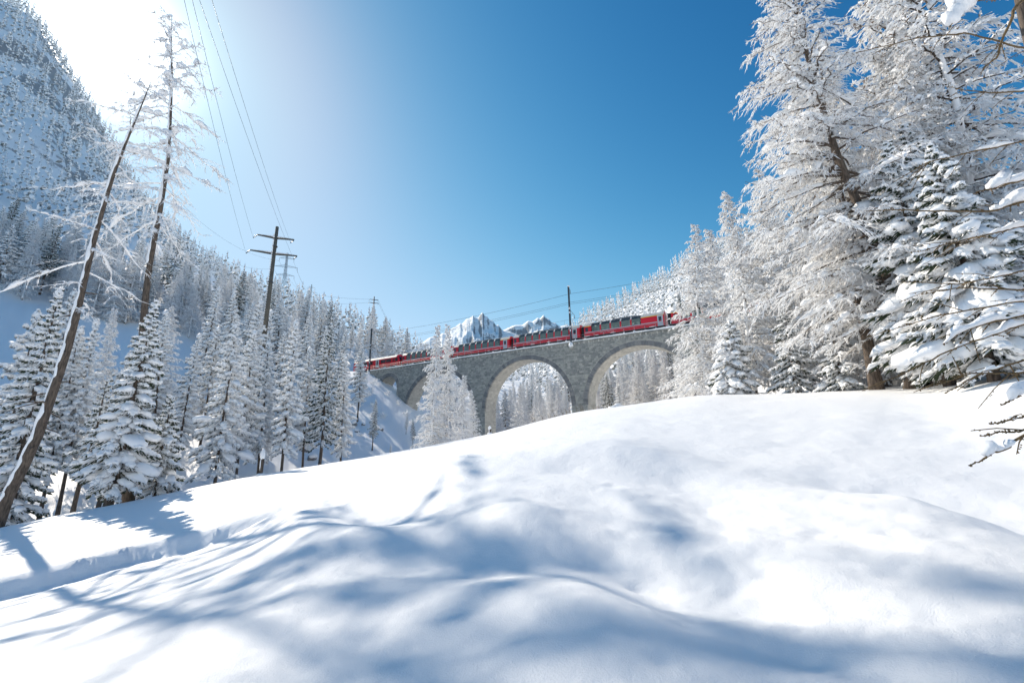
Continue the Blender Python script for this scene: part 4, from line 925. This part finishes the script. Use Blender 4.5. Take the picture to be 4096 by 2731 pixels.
def place_word(kind, x, y, z, r_):
    qx, qy = proj((x, y, z+8)); 
    if kind == 'L':
        w = 'behind the leaning larch' if qx < 330 else 'behind the straight larch' if qx < 720 else 'below the lattice pylon' if qx < 1000 else 'around the big pole' if qx < 1200 else 'above the darkest spruce' if qx < 1360 else 'above the far end of the train'
        return w+(', in the front rows' if r_ < 105 else ', half way up' if r_ < 150 else ', near the skyline')
    if kind == 'C': return 'left of the mast' if qx < 2280 else 'right of the mast'
    if kind == 'R': return ', lower rows' if r_ < 170 else ', upper rows'
    return 'above the leaning larch' if qx < 400 else 'beyond the pylons'
for (x, y, r_, kind), z in zip(pts, zs):
    vis = True
    if kind == 'R' and r_ < 400:
        qx, qy = proj((x, y, z+15)); vis = qx < 2950
        if qx > 3050 and r_ > 130: continue
    sc = (.45+.65*rg.random()**.7)*(1.0 if kind != 'H' else .85)
    if n_ind < 255 and vis and r_ < 330:
        src = S[int(rg.choice([0, 1, 2, 0, 1, 2, 3]))] if rg.random() < .62 else (srcC, srcA)[int(rg.integers(0, 2))]
        is_l = src in (srcC, srcA)
        copy_tree(src, (x, y, z-.3), rg.uniform(0, 6.28), (lambda w: (sc*w*rg.uniform(.92, 1.08), sc*w*rg.uniform(.92, 1.08), sc))(rg.uniform(.78, 1.3)), LAB[kind].replace('spruce', 'larch' if is_l else 'spruce').replace('snow-covered larch', 'rimed larch')+(' '+place_word(kind, x, y, z, r_)).replace(' ,', ','), GRP[kind]); n_ind += 1
    else: far.append((x, y, z, sc))
print('trees', n_ind, 'far', len(far))
# the rest of the forest reads as one mass
def far_tree(seed, H=18, R=2.8, nb=9):
    rg = np.random.default_rng(seed); A, B = Buf(), Buf(); t = np.sqrt((np.arange(nb)+.5)/nb)*.93+.03; a = np.arange(nb)*2.399; L = R*(1-t)**.75*rg.uniform(.8, 1.2, nb)+.25
    h = np.stack([np.cos(a), np.sin(a), 0*a], -1); st = np.stack([0*t, 0*t, t*H], -1); tip = st+h*L[:, None]-UZ*(.55*L)[:, None]
    A.spindles(st, tip, .34*L+.12, 3, .5); B.spindles(st+UZ*.3, tip+UZ*.22-h*.05, .40*L+.18, 3, .5, .6); B.spindles(np.array([[0, 0, H*.9]]), np.array([[0, 0, H*1.02]]), np.array([.3]), 3)
    Va, Ta, Qa = A.arrays(); Vb, Tb, Qb = B.arrays(); o = len(Va)
    return np.concatenate([Va, Vb]), np.concatenate([Ta, Tb+o]), np.concatenate([Qa, Qb+o]), np.concatenate([np.zeros(len(Ta)), np.ones(len(Tb))]), np.concatenate([np.zeros(len(Qa)), np.ones(len(Qb))])
FT = [far_tree(k) for k in range(4)]
def forest(name, items, label, cat='forest'):
    Vs, Ts, Qs, Ms, Mq, n = [], [], [], [], [], 0
    for x, y, z, sc in items:
        V, T, Q, mt, mq = FT[int(rg.integers(0, 4))]; a = rg.uniform(0, 6.28); c, s_ = math.cos(a), math.sin(a); wv = sc*rg.uniform(.85, 1.15)
        P = np.stack([x+(V[:, 0]*c-V[:, 1]*s_)*wv, y+(V[:, 0]*s_+V[:, 1]*c)*wv, z-.4+V[:, 2]*sc], -1); Vs.append(P); Ts.append(T+n); Qs.append(Q+n); Ms.append(mt); Mq.append(mq); n += len(V)
    me = make_mesh(name, np.concatenate(Vs), np.concatenate(Ts), np.concatenate(Qs), ('frost_veil_needles', 'snow'), False, np.concatenate([np.concatenate(Ms), np.concatenate(Mq)]))
    return obj(name, me, kind='stuff', label=label, category=cat)
forest('forest', far, 'far snow-covered conifer forest spread over the mountainsides')

# ------------------------------------------------------------------ far peaks
def mountain(sil, dist, depth, label, seed, rough=1.0, zlow=60):
    P = np.array([(lambda w: (math.degrees(math.atan2(w[0], w[1])), w[2]))(hpt(px, py, dist)) for px, py in sil]); ph = np.arange(P[0, 0], P[-1, 0], .06); top = np.interp(ph, P[:, 0], P[:, 1])
    v = np.linspace(-1, .35, 60); A, Vv = np.meshgrid(np.radians(ph), v, indexing='ij'); Rr = dist+Vv*depth; X, Y = Rr*np.sin(A), Rr*np.cos(A)
    jag = fbm(ph*2.3, ph*0+seed, 4, seed+9, .5); base = top[:, None]+((top-zlow)*.0*jag)[:, None]*np.exp(-(Vv/.2)**2); f = 1-np.abs(Vv)**.82; n = fbm(X/(depth*.34), Y/(depth*.34), 6, seed, .55); ridge = 1-np.abs(fbm(X/(depth*.22), Y/(depth*.22), 5, seed+3, .55))
    Z = zlow+(base-zlow)*f+(base-zlow)*(np.abs(Vv)*1.1*np.minimum(1, 1.0*f+.1))*(.30*n+.34*(ridge-.6)+.20*(.45-np.abs(fbm(X/(depth*.085), Y/(depth*.085), 4, seed+5, .55))))*rough+(base-zlow)*.015*n
    na, nv = X.shape; i, j = np.meshgrid(np.arange(na-1), np.arange(nv-1), indexing='ij'); q = i*nv+j
    me = make_mesh('mountain', np.stack([X, Y, Z], -1).reshape(-1, 3), None, np.stack([q, q+1, q+nv+1, q+nv], -1).reshape(-1, 4)[:, ::-1], ('alpine',), True)
    o = obj('mountain', me, kind='structure', label=label); return X, Y, Z
mountain([(1380, 1560), (1600, 1400), (1690, 1365), (1720, 1345), (1752, 1342), (1770, 1328), (1784, 1331), (1806, 1312), (1826, 1304), (1840, 1294), (1850, 1296), (1866, 1277), (1880, 1272), (1892, 1259), (1902, 1268), (1914, 1266), (1922, 1254), (1930, 1243), (1937, 1254), (1949, 1259), (1958, 1271), (1972, 1276), (1984, 1293), (1994, 1291), (2008, 1311), (2040, 1318), (2100, 1345), (2250, 1375), (2450, 1420), (2700, 1500)], 3600, 1300, 'snow-covered rocky peak between the forest slope and the train', 300)
mountain([(1850, 1430), (1980, 1330), (2030, 1308), (2060, 1296), (2090, 1294), (2112, 1279), (2130, 1281), (2150, 1266), (2162, 1268), (2174, 1254), (2183, 1265), (2196, 1270), (2208, 1284), (2222, 1286), (2238, 1300), (2265, 1292), (2280, 1296), (2330, 1310), (2500, 1350), (2800, 1420)], 5200, 1500, 'farther snowy summit just left of the steel mast', 330)

# ------------------------------------------------------------------ power lines
def crossarm_pole(px, ytop, r, H, rad, arms, label, mat_='mast_wood', steps=True, lean=0):
    top = hpt(px, ytop, r); g0 = top[2]-H; t = thing('utility_pole', label, 'pole', (top[0], top[1], g0)); q = Buf()
    q.tube([(0, 0, -1), (0, 0, H*.5), (0, 0, H)], [rad*1.25, rad*1.1, rad*.8], 10); obj('pole', q.mesh('pole', mat_, True), t); tips = []
    for h, w in arms:
        q = Buf(); d = np.array([.93, .37, 0]); 
        for sg in (-1, 1):
            a, b_ = np.array([0, 0, H-h]), d*sg*w+np.array([0, 0, H-h]); n_ = np.array([-d[1], d[0], 0])*.09
            P = [a-n_-UZ*.28, b_-n_-UZ*.04, a+n_-UZ*.28, b_+n_-UZ*.04, a-n_+UZ*.1, b_-n_+UZ*.1, a+n_+UZ*.1, b_+n_+UZ*.1]; q.hexa(P); tips.append(top+np.array([0, 0, -h])+d*sg*w)
        ar = obj('crossarm', q.mesh('crossarm', mat_, False), t)
        q = Buf(); q.tube([d*u*w+np.array([0, 0, H-h+.12]) for u in (-1, -.5, 0, .5, 1)], [.05, .10, .16, .10, .05], 6); obj('snow', q.mesh('crossarm_snow', 'snow', True), ar, kind='stuff')
        for sg in (-1, 1): q = Buf(); q.tube([d*sg*w+np.array([0, 0, H-h]), d*sg*w+np.array([-.3, -.5, H-h-.75])], .07, 6); obj('insulator', q.mesh('pole_insulator', 'insulator', True), ar)
    if steps:
        q = Buf()
        for h in np.arange(1.5, H*.62, .42): q.add(*(lambda V: (V, ICO1[1]))(ICO1[0]*np.array([.16, .16, .10])+np.array([-rad*.75, -rad*.75, H-h])))
        obj('snow', q.mesh('pole_snow', 'snow', True), t, kind='stuff')
        for h in (H*.13, H*.36):
            q = Buf(); q.tube([(0, 0, H-h-.07), (0, 0, H-h+.07)], rad*1.35, 10); obj('band', q.mesh('band', 'dark_steel', True), t)
    return top, tips
top, tips = crossarm_pole(1109, 908, 78, 27, .31, ((1.9, 2.7), (4.7, 3.4)), 'big brown pole with two snowy crossarms standing above the slope spruces')
def fly(a, b_, sag, n=28): 
    u = np.linspace(0, 1, n)[:, None]; P = a+(b_-a)*u; P[:, 2:] -= sag*4*u*(1-u); return P
ends = [hpt(px, 0, 26) for px in (868, 912, 832, 800, 770)]
names_ = ('first power line sweeping up from the big pole, rightmost at the top edge', 'second power line sweeping up from the big pole', 'third power line sweeping up from the big pole', 'fourth power line sweeping up from the big pole, leftmost at the top edge')
for (a, e, nm) in zip((tips[1], tips[3], tips[0], tips[2]), (ends[1], ends[0], ends[2], ends[3]), names_):
    e2 = a+(e-a)*1.9; wire('power_line', fly(a+np.array([-.3, -.5, -.7]), e2, 1.5), .012, nm, 'wire', 'power lines from the big pole')
top2, tips2 = crossarm_pole(1497, 1186, 215, 26, .30, ((1.6, 1.9), (3.2, 2.2)), 'slim dark pole with two short crossarms on the skyline above the railcar', 'dark_steel', False)
top3, tips3 = crossarm_pole(1201, 1176, 235, 15, .35, ((1.8, 2.0), (3.6, 2.0)), 'short dark pole peeping over the skyline trees right of the big pole', 'dark_steel', False)
for k_, nm in enumerate(('upper faint line from the skyline pole into the slope', 'lower faint line from the skyline pole into the slope')):
    wire('power_line', fly(tips2[2*k_], hpt(700, 1010+90*k_, 230), 5), .035, nm, 'wire')
    wire('power_line', fly(tips2[2*k_+1], hpt(1640, 1395, 320), 4), .035, nm.replace('into the slope', 'down to the railway'), 'wire')
def pylon(px, ytop, r, H, label):
    top = hpt(px, ytop, r); t = thing('lattice_pylon', label, 'pylon', (top[0], top[1], top[2]-H)); q = Buf(); hw = lambda h: .35+(H-h)*.062*max(.35, (H-h)/H)
    lv = np.concatenate([np.linspace(0, H*.62, 9), np.linspace(H*.68, H, 8)]); c = [(-1, -1), (1, -1), (1, 1), (-1, 1)]
    for a, b_ in c: q = Buf(); q.tube([(a*hw(h), b_*hw(h), h) for h in lv], .13, 4); obj('leg', q.mesh('pylon_leg', 'pylon', False), t)
    q = Buf()
    for h0, h1 in zip(lv[:-1], lv[1:]):
        for k in range(4):
            (a, b_), (e, f_) = c[k], c[(k+1) % 4]
            q.tube([(a*hw(h0), b_*hw(h0), h0), (e*hw(h1), f_*hw(h1), h1)], .07, 3, False); q.tube([(e*hw(h0), f_*hw(h0), h0), (a*hw(h1), b_*hw(h1), h1)], .07, 3, False)
    obj('bracing', q.mesh('pylon_bracing', 'pylon', False), t, kind='stuff'); tips = []
    for h, w in ((H*.92, 4.6), (H*.80, 7.4), (H*.68, 5.8)):
        q = Buf(); d = np.array([.95, .3, 0])
        for sg in (-1, 1):
            e = d*sg*w+UZ*h
            for z in (-.1, 1.3):
                for n_ in (-.4, .4): q.tube([np.array([0, n_, h+z]), e], .09, 3, False)
            for u in (.25, .5, .75): q.tube([d*sg*w*u+UZ*(h-.1), d*sg*w*u*.9+UZ*(h+1.3*(1-u))], .06, 3, False)
            tips.append(top+np.array([0, 0, h-H])+d*sg*w)
        ar = obj('crossarm', q.mesh('pylon_crossarm', 'pylon', False), t)
        for sg in (-1, 1): q = Buf(); q.tube([d*sg*w+UZ*h, d*sg*w+UZ*(h-2.2)], .09, 5); obj('insulator', q.mesh('pylon_insulator', 'insulator', True), ar)
    return tips
pt = pylon(1150, 1012, 330, 52, 'tall steel lattice pylon with three crossarms right of the big pole')
pt2 = pylon(1247, 1138, 620, 55, 'distant small lattice pylon peeping over the skyline forest')
for k_ in range(6):
    wire('power_line', fly(pt[k_]-UZ*2.2, pt2[k_]-UZ*2.2, 9), .05, 'faint line strung between the two lattice pylons', 'wire', 'lines between the lattice pylons')
for k_, (yy, e) in enumerate(((760, -.0), (890, 0), (980, 0))):
    wire('power_line', fly(pt[2*k_]-UZ*2.2, hpt(640, yy-40, 300), 10), .045, ('upper', 'middle', 'lower')[k_]+' faint line from the tall lattice pylon towards the larches', 'wire')

# ------------------------------------------------------------------ near branches reaching in from the right
rg = np.random.default_rng(505)
def bud_branch(parent, pts, r0, snow, side=0):
    P = np.array([ray(px, py)*d for px, py, d in pts]); u = np.linspace(0, 1, 26); tt = np.linspace(0, 1, len(P)); C = np.stack([np.interp(u, tt, P[:, k]) for k in range(3)], -1)
    C = C+np.cumsum(rg.normal(0, .006, C.shape), 0); b_ = Buf(); b_.tube(C, r0*(1-u)+.0035, 6)
    n = int(np.linalg.norm(P[-1]-P[0])/.045)+4; v = rg.uniform(.15, 1, n); B = np.stack([np.interp(v, u, C[:, k]) for k in range(3)], -1); d = nrmz(rg.normal(0, 1, (n, 3))); L = rg.uniform(.010, .022, n)
    b_.spindles(B, B+d*L[:, None], .0065*rg.uniform(.8, 1.4, n), 4, .6)
    for _ in range(side):
        v0 = rg.uniform(.2, .9); a = np.array([np.interp(v0, u, C[:, k]) for k in range(3)]); dr = nrmz((P[-1]-P[0])[None])[0]+rg.normal(0, .45, 3); dr[2] -= .15; l = rg.uniform(.12, .4); Q = np.array([a, a+dr*l*.5, a+dr*l-UZ*l*.12])
        b_.tube(Q, [.006, .0045, .003], 5); w = rg.uniform(.2, 1, 6); BB = a+(Q[-1]-a)*w[:, None]; b_.spindles(BB, BB+nrmz(rg.normal(0, 1, (6, 3)))*.014, np.full(6, .006), 4, .6)
    o = obj('branch', b_.mesh('branch', 'twig_bark', True), parent)
    if snow:
        sb = Buf()
        for u0, u1, w in snow: snow_tube(sb, rg, C, u0, u1, w, 8, 12, .75)
        obj('snow', sb.mesh('branch_snow', 'snow', True), o, kind='stuff')
nb = spot(4700, 7.6); lt = thing('larch_tree', 'near larch outside the picture, its budded twigs reaching in from the right edge', 'larch')
q = Buf(); fnn = spine_fn([nb, nb+np.array([.1, 0, 3]), nb+np.array([.2, .1, 8])]); trunk_mesh(q, rg, fnn, .15, .03); obj('trunk', q.mesh('trunk', 'bark', True), lt)
D_ = 4.6
for pts, r0, sn, sd in (
    ([(4420, 1400, 5.2), (4096, 1496, D_), (3896, 1503, D_), (3668, 1567, D_)], .012, [(.30, .40, .02), (.55, .62, .015)], 7),
    ([(4420, 1330, 5.2), (4096, 1440, D_), (3900, 1500, D_), (3790, 1578, D_)], .010, [(.45, .6, .025)], 5),
    ([(4400, 1520, 4.4), (4096, 1575, 3.6), (3995, 1614, 3.6)], .016, [(.3, .85, .045)], 2),
    ([(4400, 1600, 4.2), (4096, 1678, 3.5), (3955, 1708, 3.5)], .008, [(.6, .75, .018)], 1),
    ([(4400, 1650, 4.2), (4096, 1720, 3.4), (3908, 1751, 3.4)], .008, [], 1),
    ([(4400, 1600, 4.2), (4096, 1742, 3.3), (3985, 1815, 3.3), (3884, 1873, 3.3)], .010, [(.48, .80, .05)], 1),
    ([(4420, 1220, 5.6), (4096, 1290, 5), (3882, 1370, 5), (3700, 1462, 5), (3520, 1552, 5)], .013, [(.25, .45, .05), (.5, .58, .03)], 8),
    ([(4420, 1240, 5.6), (4096, 1268, 5), (3900, 1312, 5), (3800, 1372, 5)], .016, [(.2, .98, .06)], 4),
    ([(4420, 1150, 5.8), (4096, 1158, 5.2), (3850, 1162, 5.2), (3690, 1178, 5.2)], .010, [(.5, .6, .02)], 6),
    ([(4420, 1180, 5.8), (4096, 1215, 5.2), (3760, 1262, 5.2), (3480, 1338, 5.2)], .011, [(.3, .42, .03)], 8),
    ([(4420, 1080, 6), (4096, 1080, 5.6), (3850, 1130, 5.6), (3600, 1125, 5.6)], .010, [(.4, .5, .03)], 6),
    ([(4420, 760, 6), (4096, 800, 5.2), (3990, 832, 5.2), (3700, 838, 5.2), (3480, 838, 5.2)], .016, [(.12, .50, .085)], 6),
    ([(4420, 690, 6), (4096, 720, 5.2), (4000, 742, 5.2), (3900, 760, 5.2)], .014, [(.3, .75, .08)], 2),
    ([(4420, 520, 6.4), (4096, 560, 6), (3900, 600, 6), (3700, 650, 6), (3560, 720, 6)], .012, [(.3, .5, .035)], 8),
    ([(4420, 330, 6.6), (4096, 370, 6), (3950, 380, 6), (3790, 350, 6)], .012, [(.2, .4, .03)], 6),
    ([(4300, -200, 6), (4050, 30, 5.4), (4000, 230, 5.4), (3950, 300, 5.4)], .02, [], 4),
    ([(4100, -250, 5), (3930, 0, 4.6), (3860, 60, 4.6), (3780, 150, 4.6)], .014, [(.45, .98, .10)], 2),
    ([(4420, 150, 6.4), (4096, 200, 6), (3850, 140, 6), (3650, 160, 6), (3400, 215, 6)], .012, [(.5, .6, .04)], 8),
    ([(4420, 900, 6), (4096, 905, 5.6), (3850, 960, 5.6), (3640, 1000, 5.6)], .011, [(.3, .5, .04)], 7)):
    bud_branch(lt, pts, r0, sn, sd)

# ------------------------------------------------------------------ meadow-edge details
def post(px, r_, H, w, label):
    b_ = spot(px, r_); t = thing('marker_post', label, 'post', b_); q = Buf(); q.tube([(0, 0, -.3), (.02, 0, H)], w, 8); obj('post', q.mesh('post', 'bark', True), t)
    q = Buf(); blobs(q, rg, [np.array([-.03, 0, H])], [np.array([w*1.7, 0, 0])], [np.array([0, w*1.7, 0])], [np.array([0, 0, H*.42])], ICO2, .12); blobs(q, rg, [np.array([-w*.9, -.02, H*.5])], [np.array([w*.6, 0, 0])], [np.array([0, w, 0])], [np.array([0, 0, H*.5])], ICO1, .12)
    blobs(q, rg, [np.array([-.03, 0, .02])], [np.array([w*3, 0, 0])], [np.array([0, w*3, 0])], [np.array([0, 0, .16])], ICO2, .12); obj('snow', q.mesh('post_snow', 'snow', True), t, kind='stuff')
post(1050, 43.0, 1.5, .12, 'dark marker post with tall snow cap at the meadow edge beside the trail')
post(1961, 43.6, .55, .09, 'short snow-capped post on the meadow crest before the viaduct pier')
b_ = spot(2478, 47.5); q = Buf(); blobs(q, rg, [np.array(b_)+UZ*.05], [np.array([1.0, 0, 0])], [np.array([0, .8, 0])], [np.array([0, 0, .85])], ICO2, .2); o = obj('snow_heap', q.mesh('snow_heap', 'snow', True)); o['label'] = 'small rounded snow heap on the meadow crest before the near arch'; o['category'] = 'snow heap'
q = Buf()
for _ in range(46):
    px = rg.uniform(2130, 2480); b_ = spot(px, rg.uniform(39, 45)); h = rg.uniform(.25, .7); dx = rg.normal(-.25, .12); q.tube([b_, b_+np.array([dx*.4*h, 0, h*.7]), b_+np.array([dx*h*1.6, 0, h])], [.012, .009, .004], 4)
obj('dry_grass', q.mesh('dry_grass', 'twig_bark', True), kind='stuff', label='thin dry grass stalks poking out of the meadow crest', category='grass')
# rimed bushes and boulders on the open bank below the viaduct end
def bush(x, y, H, label, group):
    z = gz(x, y); t = thing('rimed_bush', label, 'bush', (x, y, z), rg.uniform(0, 6), group); c_, s_ = Buf(), Buf(); n = 14; a = rg.uniform(0, 6.28, n); el = rg.uniform(.5, 1.4, n); L = H*rg.uniform(.6, 1.1, n)
    d = np.stack([np.cos(a)*np.cos(el), np.sin(a)*np.cos(el), np.sin(el)], -1); B = rg.normal(0, .12*H, (n, 3))*[1, 1, 0]; E_ = B+d*L[:, None]; c_.cones(B, E_, np.full(n, .03*H))
    m = 9; v = rg.uniform(.3, 1, (n, m)); bb = (B[:, None]+(E_-B)[:, None]*v[..., None]).reshape(-1, 3); dd = nrmz(np.repeat(d, m, 0)+rg.normal(0, .7, (n*m, 3))); c_.cones(bb, bb+dd*(H*.3*rg.uniform(.4, 1, n*m))[:, None], np.full(n*m, .022*H))
    k = rg.integers(0, n*m, 12); blobs(s_, rg, bb[k], [np.array([.16*H, 0, 0])]*12, [np.array([0, .14*H, 0])]*12, [np.array([0, 0, .11*H])]*12, ICO1, .3)
    obj('crown', c_.mesh('bush_twigs', 'frosted_twig', False), t); obj('snow', s_.mesh('bush_snow', 'snow', True), t, kind='stuff')
for k_ in range(60):
    s_ = rg.uniform(50, 84); off = rg.uniform(2.5, 40); p_ = VP0+VD*s_+VN*off
    bush(p_[0], p_[1], rg.uniform(.7, 1.9), 'small rimed bush on the open snow bank below the viaduct', 'bushes on the open bank')
def boulder(x, y, R, label, group):
    z = gz(x, y); t = thing('boulder', label, 'boulder', (x, y, z), rg.uniform(0, 6), group); q = Buf(); blobs(q, rg, [np.zeros(3)], [np.array([R, 0, 0])], [np.array([0, R*.8, 0])], [np.array([0, 0, R*.8])], ICO2, .25); obj('rock', q.mesh('rock', 'ring_stone', False), t)
    q = Buf(); blobs(q, rg, [np.array([0, 0, R*.45])], [np.array([R*1.05, 0, 0])], [np.array([0, R*.9, 0])], [np.array([0, 0, R*.65])], ICO2, .2); obj('snow', q.mesh('rock_snow', 'snow', True), t)
for k_ in range(12):
    b_ = spot(rg.uniform(1130, 1680), rg.uniform(62, 95)); boulder(b_[0], b_[1], rg.uniform(.4, 1.0), 'snow-capped boulder on the slope between spruces and viaduct', 'boulders on the slope')
